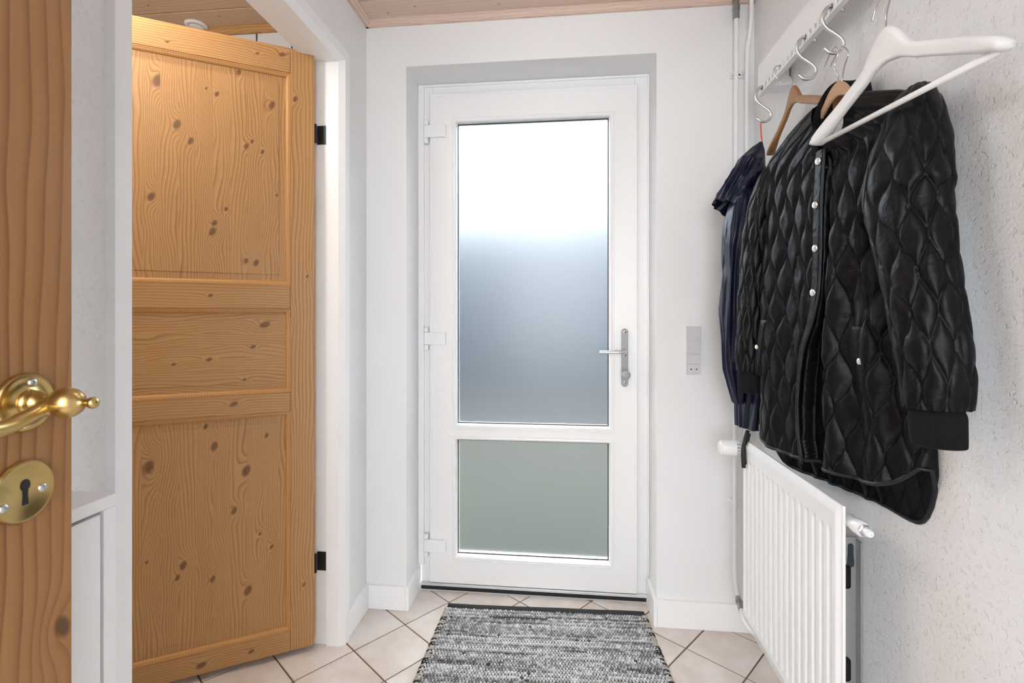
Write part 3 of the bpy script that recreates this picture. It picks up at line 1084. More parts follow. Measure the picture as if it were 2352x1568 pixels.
# ------------------------------------------------------------------ hangers
def hanger(name, apex, tipF, tipN, mat, hook_pts, bar=True, thick=0.012, depth=0.034, barmat=None, notch=True, neck=0.034):
    """wooden hanger between two tips; apex = top of the neck"""
    apex, tipF, tipN = (np.array(p, float) for p in (apex, tipF, tipN))
    root = empty(name, tuple(apex))
    rel = lambda p: np.array(p, float) - apex
    # centre line far tip -> neck -> near tip
    n = 49
    V, rows = [], []
    for i in range(n):
        t = -1 + 2 * i / (n - 1)
        tip = tipF if t < 0 else tipN
        a = abs(t)
        base = apex * (1 - a) + tip * a
        # height profile: rounded neck then sloping arm
        drop = (apex[2] - tip[2])
        zc = apex[2] - 0.5 * (depth * 0.68 + neck * 0.85) - (drop - 0.5 * (depth * 0.68 + neck * 0.85)) * (0.25 * smooth01(a / 0.30) + 0.75 * np.clip((a - 0.14) / 0.86, 0, 1) ** 1.08)
        hgt = depth * 0.68 + neck * 0.85 * (1 - smooth01((a - 0.03) / 0.25)) - 0.003 * smooth01((a - 0.75) / 0.2)
        if a > 0.93: hgt *= math.sqrt(max(0.02, 1 - ((a - 0.93) / 0.075) ** 2))
        d = (tipN - tipF); d[2] = 0; d /= np.linalg.norm(d)
        nn = np.array([d[1], -d[0], 0.0])
        if nn[0] > 0: nn = -nn
        th = thick * (1.0 + 0.9 * smooth01((a - 0.55) / 0.4))
        c = np.array([base[0], base[1], zc])
        ns = 14
        for k in range(ns):
            an = 2 * PI * k / ns
            ca, sa = math.cos(an), math.sin(an)
            su = abs(ca) ** 0.6 * (1 if ca >= 0 else -1)
            sv = abs(sa) ** 0.6 * (1 if sa >= 0 else -1)
            V.append(c + nn * su * th / 2 + np.array([0, 0, 1.0]) * sv * hgt / 2 - apex)
        rows.append(c)
    F = grid_faces(n, 14, wrap_u=True)
    V = np.array(V)
    c0, c1 = len(V), len(V) + 1
    V = np.vstack([V, V[:14].mean(0), V[-14:].mean(0)])
    cap = [[(k + 1) % 14, k, c0, c0] for k in range(14)] + [[(n - 1) * 14 + k, (n - 1) * 14 + (k + 1) % 14, c1, c1] for k in range(14)]
    bm = bmesh.new()
    vs = [bm.verts.new(v) for v in V]
    for f in list(F) + cap:
        ids = list(dict.fromkeys(f))
        bm.faces.new([vs[i] for i in ids])
    obj('shoulder_arm', bm, mat, root, smooth=True)
    if bar:
        bm = bmesh.new()
        a, b = rel(rows[2]) * 1.0, rel(rows[-3]) * 1.0
        a = rel(tipF) + (rel(tipN) - rel(tipF)) * 0.03 - np.array([0, 0, 0.004])
        b = rel(tipN) + (rel(tipF) - rel(tipN)) * 0.03 - np.array([0, 0, 0.004])
        tube(bm, [a, (a + b) / 2, b], 0.0052, 14)
        obj('trouser_bar', bm, barmat or mat, root, smooth=True)
    bm = bmesh.new()
    tube(bm, catmull([rel(p) for p in hook_pts], 6), 0.0017, 10)
    obj('wire_hook', bm, M['wire'], root, smooth=True)
    bm = bmesh.new()
    lathe(bm, rel(hook_pts[0]) , (0, 0, 1), [(-0.004, 0.0034), (0.001, 0.0034), (0.0016, 0.002), (0.0016, 0)], 12)
    obj('hook_socket', bm, M['steel'], root)
    return root


hyw = HY0 - PITCH * 24
tag(hanger('clothes_hanger', (0.5654, 0.9454, 1.6638), (0.5405, 1.1384, 1.5253), (0.6036, 0.7497, 1.5253), M['hanger_white'],
           [(0.5654, 0.9454, 1.6578), (0.568, 0.9475, 1.690), (0.580, 0.955, 1.725), (0.596, 0.975, 1.755), (0.610, hyw - 0.020, 1.771), (0.613, hyw, 1.7755), (0.612, hyw + 0.016, 1.770), (0.6095, hyw + 0.028, 1.755), (0.608, hyw + 0.034, 1.738)], thick=0.017, depth=0.040, neck=0.042),
    'white wooden hanger with a bar, empty, hanging nearest the camera', 'hanger', 'clothes hangers')
h3y = HY0 - PITCH * 5
tag(hanger('clothes_hanger', (0.634, 1.463, 1.796), (0.649, 1.660, 1.668), (0.622, 1.262, 1.668), M['hw_brown'],
           [(0.634, 1.463, 1.790), (0.6335, 1.463, 1.806), (0.625, h3y, 1.825), (0.610, h3y, 1.842), (0.6015, h3y, 1.854), (0.602, h3y, 1.868), (0.610, h3y, 1.8765), (0.622, h3y, 1.8755), (0.633, h3y, 1.869)], bar=False),
    'brown wooden hanger hooked straight into the rail behind the black jacket', 'hanger', 'clothes hangers')
h2y = HY0 - PITCH * 16
tag(hanger('clothes_hanger', (0.623, 1.212, 1.690), (0.574, 1.392, 1.552), (0.668, 1.032, 1.552), M['hw_pale'],
           [(0.623, 1.212, 1.684), (0.623, 1.213, 1.705), (0.620, 1.222, 1.730), (0.622, 1.212, 1.752), (0.621, 1.214, 1.768), (0.620, h2y - 0.006, 1.774), (0.619, h2y + 0.010, 1.768), (0.616, h2y + 0.026, 1.750), (0.614, h2y + 0.030, 1.744)], bar=False, thick=0.010, depth=0.030, neck=0.016),
    'pale wooden hanger inside the black quilted jacket', 'hanger', 'clothes hangers')
tag(hanger('clothes_hanger', (0.641, 1.232, 1.688), (0.602, 1.400, 1.540), (0.672, 1.064, 1.540), M['hw_orange'],
           [(0.641, 1.232, 1.682), (0.641, 1.231, 1.702), (0.640, 1.218, 1.728), (0.641, 1.205, 1.748), (0.639, 1.213, 1.766), (0.637, h2y - 0.004, 1.7735), (0.634, h2y + 0.010, 1.768), (0.630, h2y + 0.024, 1.752), (0.629, h2y + 0.028, 1.745)], bar=False, thick=0.008, depth=0.030, neck=0.018),
    'darker orange wooden hanger just behind the pale one in the jacket', 'hanger', 'clothes hangers')

# ------------------------------------------------------------------ black quilted jacket
JO = np.array([0.585, 1.200, 0.0])
ES = np.array([0.26400578, -0.9645211, 0.0])
EN = np.array([-0.9645211, -0.26400578, 0.0])
UP = np.array([0, 0, 1.0])
XMAX = XR - 0.0035
jk = tag(empty('quilted_jacket', tuple(JO)), 'long black quilted jacket with knit collar, hanging on the right wall', 'jacket')


def jw(s, n, z):
    """jacket coordinates (across, out, up) -> jacket local (world minus JO), pressed flat where it meets the wall"""
    s, n, z = np.broadcast_arrays(np.asarray(s, float), np.asarray(n, float), np.asarray(z, float))
    P = s[..., None] * ES + n[..., None] * EN + z[..., None] * UP
    x = P[..., 0] + JO[0]
    lim = XMAX - 0.004
    x = np.where(x > lim, lim + 0.0035 * (1 - np.exp(-(x - lim) / 0.0035)), x)
    P[..., 0] = x - JO[0]
    return P


WQ, PQ = 0.0232, 0.146


def quilt(p, q, W=WQ, P=PQ):
    """onion quilting: height 0..1 (0 on the stitch lines) and a cell id"""
    c = np.cos(2 * PI * q / P)
    k0 = np.floor(p / W).astype(int)
    best = np.full(p.shape, 9.0)
    cid = np.zeros(p.shape)
    for dk in (-1, 0, 1, 2):
        k = k0 + dk
        x = k * W + np.where(k % 2 == 0, 1.0, -1.0) * (W / 2) * 0.97 * c
        d = p - x
        # true distance: divide by local slope
        slope = np.abs((W / 2) * 0.97 * 2 * PI / P * np.sin(2 * PI * q / P))
        best = np.minimum(best, np.abs(d) / np.sqrt(1 + slope ** 2))
        cid = cid + (d > 0)
    h = np.sqrt(np.clip(1 - (1 - np.clip(best / (W * 0.72), 0, 1)) ** 2, 0, 1))
    return h, k0 * 0 + cid


def normals(P, wrap):
    du = (np.roll(P, -1, 1) - np.roll(P, 1, 1)) if wrap else np.gradient(P, axis=1)
    dv = np.gradient(P, axis=0)
    N = np.cross(du, dv)
    N /= np.linalg.norm(N, axis=2)[..., None] + 1e-9
    return N


# body: loops from the neck ring down to the curved hem
NU, NV, NT = 540, 360, 84
ph = np.linspace(0, 2 * PI, 4001)[:-1]
ex = 2 / 2.7
cs0 = -np.abs(np.sin(ph)) ** ex * np.sign(np.sin(ph))      # starts at front centre going to image left
sn0 = np.abs(np.cos(ph)) ** ex * np.sign(np.cos(ph))
xa, xb = cs0 * 0.232, sn0 * 0.037
seg = np.hypot(np.diff(np.append(xa, xa[0])), np.diff(np.append(xb, xb[0])))
arc = np.concatenate([[0], np.cumsum(seg)])
LT = arc[-1]
au = np.linspace(0, LT, NU, endpoint=False)
CS = np.interp(au, arc, np.append(cs0, cs0[0]))
SN = np.interp(au, arc, np.append(sn0, sn0[0]))
front = smooth01((SN + 0.35) / 0.7)
wz = np.abs(CS) ** 1.25
zhem = (0.812 + 0.060 * np.abs(CS) ** 7 + 0.010 * CS * np.abs(CS) ** 2) * front + (0.744 + 0.075 * np.abs(CS) ** 14) * (1 - front)
S = np.zeros((NV, NU)); Nn = np.zeros((NV, NU)); Z = np.zeros((NV, NU)); Qv = np.zeros((NV, NU))
for v in range(NV):
    if v < NT:
        t = v / NT
        tt = [0, 0.62, 1]
        rs = np.interp(t, [0, 0.3, 0.62, 0.78, 1], [0.061, 0.148, 0.214, 0.228, 0.232])
        zs = np.interp(t, [0, 0.3, 0.62, 0.78, 1], [1.640, 1.605, 1.566, 1.530, 1.460])
        zf = np.interp(t, [0, 0.5, 1], [1.527, 1.500, 1.460])
        zb = np.interp(t, [0, 0.5, 1], [1.640, 1.575, 1.460])
        b = np.interp(t, [0, 0.35, 0.62, 1], [0.043, 0.038, 0.032, 0.037])
        nc = np.interp(t, [0, 0.62, 1], [-0.0375, -0.037, -0.036])
        sc = np.interp(t, [0, 0.6, 1], [0.010, 0.0, -0.012])
        zfb = zf * front + zb * (1 - front)
        zz = wz * zs + (1 - wz) * zfb
        tilt = -0.012 * CS
        S[v] = sc + rs * CS
        Nn[v] = nc + b * SN
        Z[v] = zz + tilt * (1 - 0.7 * t)
    else:
        t = (v - NT) / (NV - 1 - NT)
        z = 1.460 + 0.0036 * CS * 0 + (zhem - 1.460) * t
        z = z - 0.0036 * CS * (1 - t)
        a = 0.232 + 0.016 * math.sin(PI * min(t * 1.15, 1)) - 0.004 * t
        b = 0.037 + 0.008 * t
        S[v] = -0.012 + a * CS
        Nn[v] = -0.036 + b * SN
        Z[v] = z
Parc = np.where(au > LT / 2, au - LT, au)[None, :] * np.ones((NV, 1))
base = jw(S, Nn, Z)
Nrm = normals(base, True)
# orientation: outward
cen = base.mean(axis=1, keepdims=True)
if (Nrm * (base - cen)).sum() < 0: Nrm = -Nrm
QZ = Z + 0.010 * (vnoise(Parc * 9, Z * 7, 3) - 0.5) * 2
PZ = Parc + 0.007 * (vnoise(Parc * 7, Z * 6, 5) - 0.5) * 2
h, cid = quilt(PZ, QZ)
amp = np.ones((NV, NU)) * 0.0085
amp *= 0.55 + 0.45 * smooth01((np.arange(NV)[:, None] - 20) / 60)
amp *= 0.8 + 0.5 * vnoise(Parc * 24, Z * 9, 8)
pl_c = np.interp(Z, [0.80, 0.86, 0.93, 1.00, 1.076, 1.128, 1.205, 1.31, 1.40, 1.53], [-0.050, -0.063, -0.064, -0.060, -0.050, -0.027, -0.010, -0.007, -0.004, 0.004])
isfront = SN[None, :] > 0.2
band = np.exp(-((S - pl_c) / 0.019) ** 4) * isfront
amp = amp * (1 - 0.85 * band)
disp = h * amp
pk = (vnoise(Parc * 90, Z * 150, 9) - 0.5) * 0.0022 * (1 - h) + (vnoise(Parc * 42, Z * 30, 12) - 0.5) * 0.0035
disp = disp + pk
# hanging folds on the right half and the shadowed gap below the last fastened snap
drape = smooth01((1.44 - Z) / 0.25)
disp = disp + isfront * drape * (0.010 * np.sin((S - 0.02) * 62 + 1.6 * vnoise(S * 3, Z * 4, 2)) * smooth01((S + 0.01) / 0.04) * smooth01((0.2 - S) / 0.05)
                                 + 0.006 * np.sin(S * 38 + 2.2) * smooth01((-S - 0.03) / 0.05))
disp = disp - isfront * 0.038 * smooth01((S - 0.088) / 0.05) * smooth01((1.42 - Z) / 0.08) * smooth01((Z - 1.10) / 0.14)
gap_l = pl_c + 0.010
gap_r = np.interp(Z, [0.80, 1.00, 1.13, 1.25, 1.45, 1.5], [0.022, 0.022, 0.024, 0.030, 0.034, 0.030])
g = smooth01((S - gap_l) / 0.006) * smooth01((gap_r - S) / 0.016) * isfront
gd = np.interp(Z, [0.80, 1.05, 1.20, 1.45, 1.52], [0.030, 0.028, 0.017, 0.012, 0.002])
disp = disp * (1 - 0.8 * g) - g * gd
P = base + Nrm * disp[..., None]
x = P[..., 0] + JO[0]
P[..., 0] = np.minimum(x, XMAX + 0.002) - JO[0]
body = np_obj('body', P.reshape(-1, 3), grid_faces(NV, NU, wrap_u=True), M['nylon'], jk)


def surf_n(s, z):
    """outward offset of the front panel near (s, z)"""
    return 0.0035 + 0.006 * (1 - np.clip((np.abs(np.asarray(s) + 0.012) / 0.24), 0, 1) ** 4) - 0.006


# hem and edge binding
bm = bmesh.new()
hem = P[-1][::6]
tube(bm, np.vstack([hem, hem[:1]]), 0.0042, 8, cap=False)
obj('hem_binding', bm, M['piping'], jk, smooth=True)

# button placket: a padded strip that falls open below the last fastened snap
ez = np.array([1.527, 1.46, 1.403, 1.306, 1.205, 1.128, 1.076, 1.003, 0.930, 0.858, 0.803])
e_s = np.array([0.021, 0.0145, 0.0105, 0.0078, 0.0040, -0.0140, -0.0375, -0.0480, -0.0520, -0.0510, -0.0400])
zz = np.linspace(1.527, 0.803, 220)
edge_s = np.interp(zz[::-1], ez[::-1], e_s[::-1])[::-1]
ker = np.ones(15) / 15
edge_s = np.convolve(np.pad(edge_s, 7, mode='edge'), ker, 'valid')
wid = np.interp(zz, [0.803, 1.0, 1.12, 1.2, 1.527], [0.020, 0.022, 0.026, 0.030, 0.033])
nw = 15
lift = np.interp(zz, [0.803, 0.95, 1.1, 1.2, 1.3, 1.527], [0.014, 0.020, 0.016, 0.010, 0.008, 0.010])
rows = []
for i, z in enumerate(zz):
    f = np.linspace(0, 1, nw)
    s = edge_s[i] - wid[i] * (1 - f)
    prof = 0.0055 * np.sqrt(np.clip(1 - (2 * f - 1) ** 4, 0, 1))
    pk = 0.0016 * (vnoise(f * 6, np.full(nw, z * 110), 4) - 0.5)
    n = surf_n(s, z) + lift[i] * (0.35 + 0.65 * f ** 1.5) + prof + pk
    rs = jw(s, n, np.full(nw, z))
    back = jw(edge_s[i] - wid[i] * (1 - f[::-1]), n[::-1] - prof[::-1] * 1.9 - 0.0015, np.full(nw, z))
    rows.append(np.vstack([rs, back]))
rows = np.array(rows)
pk_o = np_obj('placket', rows.reshape(-1, 3), grid_faces(len(zz), nw * 2, wrap_u=True), M['nylon'], jk)
bm = bmesh.new()
edge = [jw(edge_s[i] + 0.001, surf_n(edge_s[i], zz[i]) + lift[i] + 0.0015, zz[i]) for i in range(0, len(zz), 4)]
tube(bm, np.array(edge), 0.0032, 8)
obj('placket_binding', bm, M['piping'], jk, smooth=True)


def snap(s, n, z, mat, r=0.0086, name='snap'):
    bm = bmesh.new()
    c = jw(s, n, z)
    lathe(bm, c, EN, [(-0.002, r), (0.0008, r), (0.0020, r * 0.86), (0.0024, r * 0.5), (0.0021, 0)], 20)
    o = obj(name, bm, mat, jk, smooth=True)
    return o


for s, z in ((0.007, 1.503), (-0.003, 1.406), (-0.004, 1.307), (-0.009, 1.206)):
    li = float(np.interp(z, zz[::-1], lift[::-1]))
    o = snap(s - 0.003, surf_n(s, z) + li * 0.75 + 0.0062, z, M['snap'])
    o['label'] = 'silver snap fastener'
for s, z in ((-0.010, 1.008), (-0.014, 0.918)):
    snap(s, -0.016, z, M['piping'], 0.005, 'snap_socket')
# slanted pocket welts
for (sa, za), (sb, zb_), w, sm, mt, lbl in (((-0.190, 1.142), (-0.226, 0.992), 0.034, (-0.216, 1.069), M['snap_gold'], 'rose metal pocket snap'), ((0.103, 1.130), (0.127, 0.995), 0.026, (0.114, 1.059), M['snap'], 'silver pocket snap')):
    rows = []
    for t in np.linspace(0, 1, 40):
        s0, z0 = sa + (sb - sa) * t, za + (zb_ - za) * t
        f = np.linspace(-0.5, 0.5, 9)
        prof = 0.0045 * np.sqrt(np.clip(1 - (2 * f) ** 4, 0, 1)) * math.sqrt(max(0.05, 1 - (2 * t - 1) ** 10))
        s = s0 + f * w
        n = surf_n(s, z0) + 0.0085 + prof + 0.0012 * (vnoise(f * 5, np.full(9, t * 14), 6) - 0.5)
        rows.append(np.vstack([jw(s, n, np.full(9, z0)), jw(s[::-1], n[::-1] * 0 + surf_n(s[::-1], z0) - 0.004, np.full(9, z0))]))
    rows = np.array(rows)
    V = rows.reshape(-1, 3)
    F = grid_faces(40, 18, wrap_u=True)
    np_obj('pocket_welt', V, F, M['nylon'], jk)
    o = snap(sm[0], float(surf_n(sm[0], sm[1])) + 0.0135, sm[1], mt, 0.0070)
    o['label'] = lbl

# knit collar: closed ring section around the neck with a front opening
NC = 420
ca = np.linspace(0.045, 1 - 0.045, NC) * LT
cS = np.interp(ca, arc, np.append(cs0, cs0[0]))
cN = np.interp(ca, arc, np.append(sn0, sn0[0]))
rnd = np.linspace(0.0, 2 * PI, NC)
ell_s = -np.sin(np.linspace(0.10, 2 * PI - 0.10, NC))
ell_n = np.cos(np.linspace(0.10, 2 * PI - 0.10, NC))
fr_ = smooth01((ell_n + 1) / 2)
zb0 = 1.630 - 0.106 * fr_ ** 1.3
hgt = 0.062 - 0.014 * fr_ ** 6 + 0.014 * np.exp(-((ell_s + 0.8) / 0.5) ** 2)
hgt = hgt * (1 - 0.62 * smooth01((ell_s - 0.05) / 0.45) * smooth01((ell_n + 0.25) / 0.6))
rows = []
for (hf, off) in ((-0.10, 0.0025), (0.15, 0.0045), (0.4, 0.005), (0.7, 0.0035), (0.95, 0.001), (1.0, -0.0015), (0.93, -0.004), (0.6, -0.004), (0.3, -0.004), (-0.10, -0.003)):
    rib = 0.0007 * np.cos(np.arange(NC) * 2 * PI / 7)
    rr_s = 0.0590 + off + rib + 0.004 * (1 - hf)
    rr_n = 0.0420 + off + rib + 0.004 * (1 - hf)
    zt = zb0 + hgt * hf
    rows.append(jw(0.008 + rr_s * ell_s, -0.0365 + rr_n * ell_n + 0.006 * hf * fr_, zt - 0.012 * ell_s * 0.5))
rows = np.array(rows)
V = rows.transpose(1, 0, 2).reshape(-1, 3)
np_obj('collar', V, grid_faces(NC, 10, wrap_u=True), M['rib'], jk)
# woven label inside the back neck
bm = bmesh.new()
lv = []
for zt in np.linspace(1.598, 1.546, 8):
    row = []
    for sx in np.linspace(0.052, 0.078, 6):
        f_ = (1.598 - zt) / 0.052
        row.append(bm.verts.new(jw(sx + 0.006 * (1 - f_), 0.006 + 0.018 * smooth01(f_ * 2.0) + 0.0015 * math.sin(zt * 160), zt)))
    lv.append(row)
for a, b in zip(lv[:-1], lv[1:]):
    for i in range(5):
        bm.faces.new([a[i], a[i + 1], b[i + 1], b[i]])
bmesh.ops.solidify(bm, geom=bm.faces[:], thickness=0.0008)
lab = obj('care_label', bm, M['label'], jk, smooth=True)
lab['label'] = 'white woven label'


def sleeve(pathw, ry, rx, seed, amp=0.0065, nc=16, n1=300, nu=190, name='sleeve', foldpt=None):
    """quilted tube; path in world coordinates, ry = half width along the wall, rx = half depth"""
    path = catmull(pathw, 40)
    L = np.concatenate([[0], np.cumsum(np.linalg.norm(np.diff(path, axis=0), axis=1))])
    tt = np.linspace(0, L[-1], n1)
    C = np.stack([np.interp(tt, L, path[:, i]) for i in range(3)], 1)
    f = tt / L[-1]
    RY = np.interp(f, *ry)
    RX_ = np.interp(f, *rx)
    ang = np.linspace(0, 2 * PI, nu, endpoint=False)
    T = np.gradient(C, axis=0); T /= np.linalg.norm(T, axis=1)[:, None]
    e1 = ES[None, :] - T * (T @ ES)[:, None]
    e1 /= np.linalg.norm(e1, axis=1)[:, None]
    e2 = np.cross(T, e1)
    ca, sa = np.cos(ang), np.sin(ang)
    sq = lambda v: np.sign(v) * np.abs(v) ** 0.85
    B = C[:, None, :] + e1[:, None, :] * (RY[:, None] * sq(ca)[None])[..., None] + e2[:, None, :] * (RX_[:, None] * sq(sa)[None])[..., None]
    N = normals(B, True)
    if (N * (B - C[:, None, :])).sum() < 0: N = -N
    arcp = ang[None, :] * 0.062 + 0 * tt[:, None]
    qq = tt[:, None] + 0 * ang[None, :]
    pz = arcp + 0.006 * (vnoise(arcp * 11, qq * 7, seed) - 0.5)
    WS = 2 * PI * 0.062 / nc
    hh, _ = quilt(pz, qq + 0.01 * vnoise(arcp * 8, qq * 8, seed + 1), WS, 0.125)
    d = hh * amp * (0.35 + 0.65 * smooth01(qq / 0.22)) * (0.7 + 0.6 * vnoise(arcp * 20, qq * 9, seed + 2)) + (vnoise(arcp * 90, qq * 130, seed + 3) - 0.5) * 0.0022 * (1 - hh)
    d = d + (vnoise(arcp * 30, qq * 24, seed + 4) - 0.5) * 0.005
    PP = B + N * d[..., None]
    PP[..., 0] = np.minimum(PP[..., 0], XMAX + 0.001)
    V = np.vstack([PP.reshape(-1, 3), C[:1] + (C[0] - C[3]) * 0.5, C[-1:]]) - JO
    F = grid_faces(n1, nu, wrap_u=True)
    o = np_obj(name, V[:-2], F, M['nylon'], jk)
    return C, T, e1, e2, RY, RX_


def cuff(C, T, e1, e2, ry, rx, length):
    n, nu = 9, 200
    ang = np.linspace(0, 2 * PI, nu, endpoint=False)
    rows = []
    prof = [(-0.012, 0.86), (0.002, 0.92), (0.010, 0.985), (0.25 * length, 1.0), (0.55 * length, 0.985), (0.85 * length, 0.97), (0.97 * length, 0.955), (length, 0.92), (0.96 * length, 0.88), (0.6 * length, 0.86)]
    t = T[-1]
    for a, k in prof:
        rib = 1 + 0.018 * np.cos(ang * 50)
        c = C[-1] + t * a
        rows.append(c[None, :] + e1[-1][None, :] * (ry * k * rib * np.cos(ang))[:, None] + e2[-1][None, :] * (rx * k * rib * np.sin(ang))[:, None])
    V = np.array(rows)
    V[..., 0] = np.minimum(V[..., 0], XMAX)
    V = V.reshape(-1, 3) - JO
    np_obj('cuff', V, grid_faces(len(prof), nu, wrap_u=True), M['rib'], jk)


res = sleeve([(0.640, 0.990, 1.566), (0.622, 0.958, 1.520), (0.610, 0.952, 1.440), (0.603, 0.954, 1.366), (0.604, 0.932, 1.262), (0.606, 0.911, 1.169), (0.608, 0.892, 1.060), (0.609, 0.889, 1.000)],
             ([0, 0.05, 0.12, 0.25, 0.33, 0.5, 0.7, 0.92, 1], [0.010, 0.030, 0.042, 0.060, 0.067, 0.056, 0.050, 0.045, 0.040]),
             ([0, 0.05, 0.12, 0.25, 0.5, 1], [0.010, 0.024, 0.034, 0.044, 0.044, 0.038]), 21)
cuff(*res[:4], 0.0405, 0.034, 0.062)
res = sleeve([(0.552, 1.386, 1.550), (0.545, 1.410, 1.505), (0.538, 1.428, 1.440), (0.532, 1.442, 1.360), (0.524, 1.455, 1.200), (0.519, 1.458, 1.080), (0.517, 1.458, 1.000)],
             ([0, 0.06, 0.15, 0.3, 0.6, 0.92, 1], [0.010, 0.024, 0.032, 0.036, 0.035, 0.034, 0.032]),
             ([0, 0.06, 0.15, 0.3, 0.6, 1], [0.010, 0.024, 0.032, 0.036, 0.034, 0.032]), 33, amp=0.0045)
cuff(*res[:4], 0.032, 0.030, 0.062)

# ------------------------------------------------------------------ navy rain jacket behind it
NO = np.array([0.611, 1.638, 1.757])
nv = tag(empty('rain_jacket', tuple(NO)), 'navy blue hooded rain jacket hung by a red loop beside the pipes', 'jacket')


def folded_tube(pathw, r1, r2, e1dir, seed, nfold, famp, n1=150, nu=150, name='shell', open_end=True, sharp=1.0):
    path = catmull(pathw, 30)
    L = np.concatenate([[0], np.cumsum(np.linalg.norm(np.diff(path, axis=0), axis=1))])
    tt = np.linspace(0, L[-1], n1)
    C = np.stack([np.interp(tt, L, path[:, i]) for i in range(3)], 1)
    f = tt / L[-1]
    R1, R2 = np.interp(f, *r1), np.interp(f, *r2)
    T = np.gradient(C, axis=0); T /= np.linalg.norm(T, axis=1)[:, None]
    e = np.array(e1dir, float)
    e1 = e[None, :] - T * (T @ e)[:, None]
    e1 /= np.linalg.norm(e1, axis=1)[:, None]
    e2 = np.cross(T, e1)
    ang = np.linspace(0, 2 * PI, nu, endpoint=False)
    AA, FF = np.meshgrid(ang, f)
    tri = lambda x: np.abs(((x / PI) % 2) - 1) * 2 - 1
    sw = AA * nfold + 2.5 * vnoise(FF * 3, np.sin(AA) * 1.5, seed) * 2
    fold = famp * (0.55 * tri(sw) + 0.45 * np.sin(sw * 1.7 + 6 * FF)) * smooth01(FF / 0.12)
    fold = fold + famp * 1.9 * (vnoise(np.cos(AA) * 2.2 + 5, FF * 6, seed + 1) - 0.5) + famp * 0.22 * (vnoise(np.cos(AA) * 6 + np.sin(AA) * 6 + 20, FF * 15, seed + 2) - 0.5)
    B = C[:, None, :] + e1[:, None, :] * (R1[:, None] * (1 + fold) * np.cos(AA))[..., None] + e2[:, None, :] * (R2[:, None] * (1 + fold) * np.sin(AA))[..., None]
    B[..., 0] = np.minimum(B[..., 0], XMAX)
    B[..., 1] = np.minimum(B[..., 1], YF - 0.03)
    o = np_obj(name, B.reshape(-1, 3) - NO, grid_faces(n1, nu, wrap_u=True), M['navy'], nv)
    return B


hoodB = folded_tube([(0.614, 1.638, 1.700), (0.603, 1.638, 1.672), (0.583, 1.640, 1.625), (0.558, 1.640, 1.572), (0.533, 1.636, 1.525), (0.514, 1.632, 1.490)],
                    ([0, 0.1, 0.3, 0.55, 0.8, 0.95, 1], [0.006, 0.020, 0.040, 0.049, 0.058, 0.062, 0.058]),
                    ([0, 0.1, 0.3, 0.6, 0.9, 1], [0.006, 0.025, 0.055, 0.070, 0.062, 0.055]), (-0.75, 0, 0.66), 41, 5, 0.19, name='hood')
# turned-in hood lining
rim = hoodB[-1]
cen = rim.mean(0)
inner = [rim, rim * 0.93 + cen * 0.07 + np.array([0.004, 0, 0.003]), rim * 0.80 + cen * 0.20 + np.array([0.018, 0, 0.022]), rim * 0.55 + cen * 0.45 + np.array([0.030, 0, 0.040])]
V = np.array(inner).reshape(-1, 3) - NO
np_obj('hood_lining', V, grid_faces(4, rim.shape[0], wrap_u=True), M['navy'], nv)
folded_tube([(0.604, 1.650, 1.650), (0.600, 1.655, 1.560), (0.598, 1.660, 1.450), (0.600, 1.665, 1.200), (0.600, 1.660, 0.950), (0.594, 1.655, 0.800)],
            ([0, 0.08, 0.25, 0.7, 1], [0.012, 0.045, 0.066, 0.070, 0.048]), ([0, 0.08, 0.25, 0.7, 1], [0.02, 0.07, 0.095, 0.10, 0.07]), (-1, 0, 0), 47, 7, 0.16, n1=220, nu=200, name='body')
folded_tube([(0.572, 1.620, 1.570), (0.548, 1.615, 1.500), (0.536, 1.615, 1.400), (0.530, 1.618, 1.250), (0.526, 1.622, 1.080), (0.532, 1.625, 0.950), (0.539, 1.628, 0.882)],
            ([0, 0.1, 0.3, 0.6, 0.85, 1], [0.015, 0.036, 0.040, 0.041, 0.036, 0.014]), ([0, 0.1, 0.3, 0.6, 1], [0.02, 0.05, 0.055, 0.050, 0.028]), (-1, 0, 0), 53, 4, 0.17, n1=200, name='sleeve')
bm = bmesh.new()
loop = catmull([(0.6165, 1.638, 1.698), (0.6130, 1.636, 1.725), (0.6120, 1.637, 1.752), (0.6128, 1.638, 1.7605), (0.6138, 1.639, 1.752), (0.6150, 1.640, 1.725), (0.6172, 1.638, 1.698)], 6)
tube(bm, loop - NO, 0.0016, 8)
lp = obj('hanging_loop', bm, M['red'], nv, smooth=True)
lp['label'] = 'red hanging loop'
bm = bmesh.new()
for k, (p, w) in enumerate(((((0.560, 1.600, 0.800), (0.548, 1.590, 0.770), (0.541, 1.585, 0.735), (0.543, 1.584, 0.690)), 0.0060), (((0.566, 1.603, 0.790), (0.556, 1.594, 0.760), (0.549, 1.588, 0.730), (0.548, 1.587, 0.700)), 0.0045))):
    tube(bm, catmull([np.array(q) - NO for q in p], 6), w, 8)
obj('drawcord_strap', bm, M['black'], nv, smooth=True)

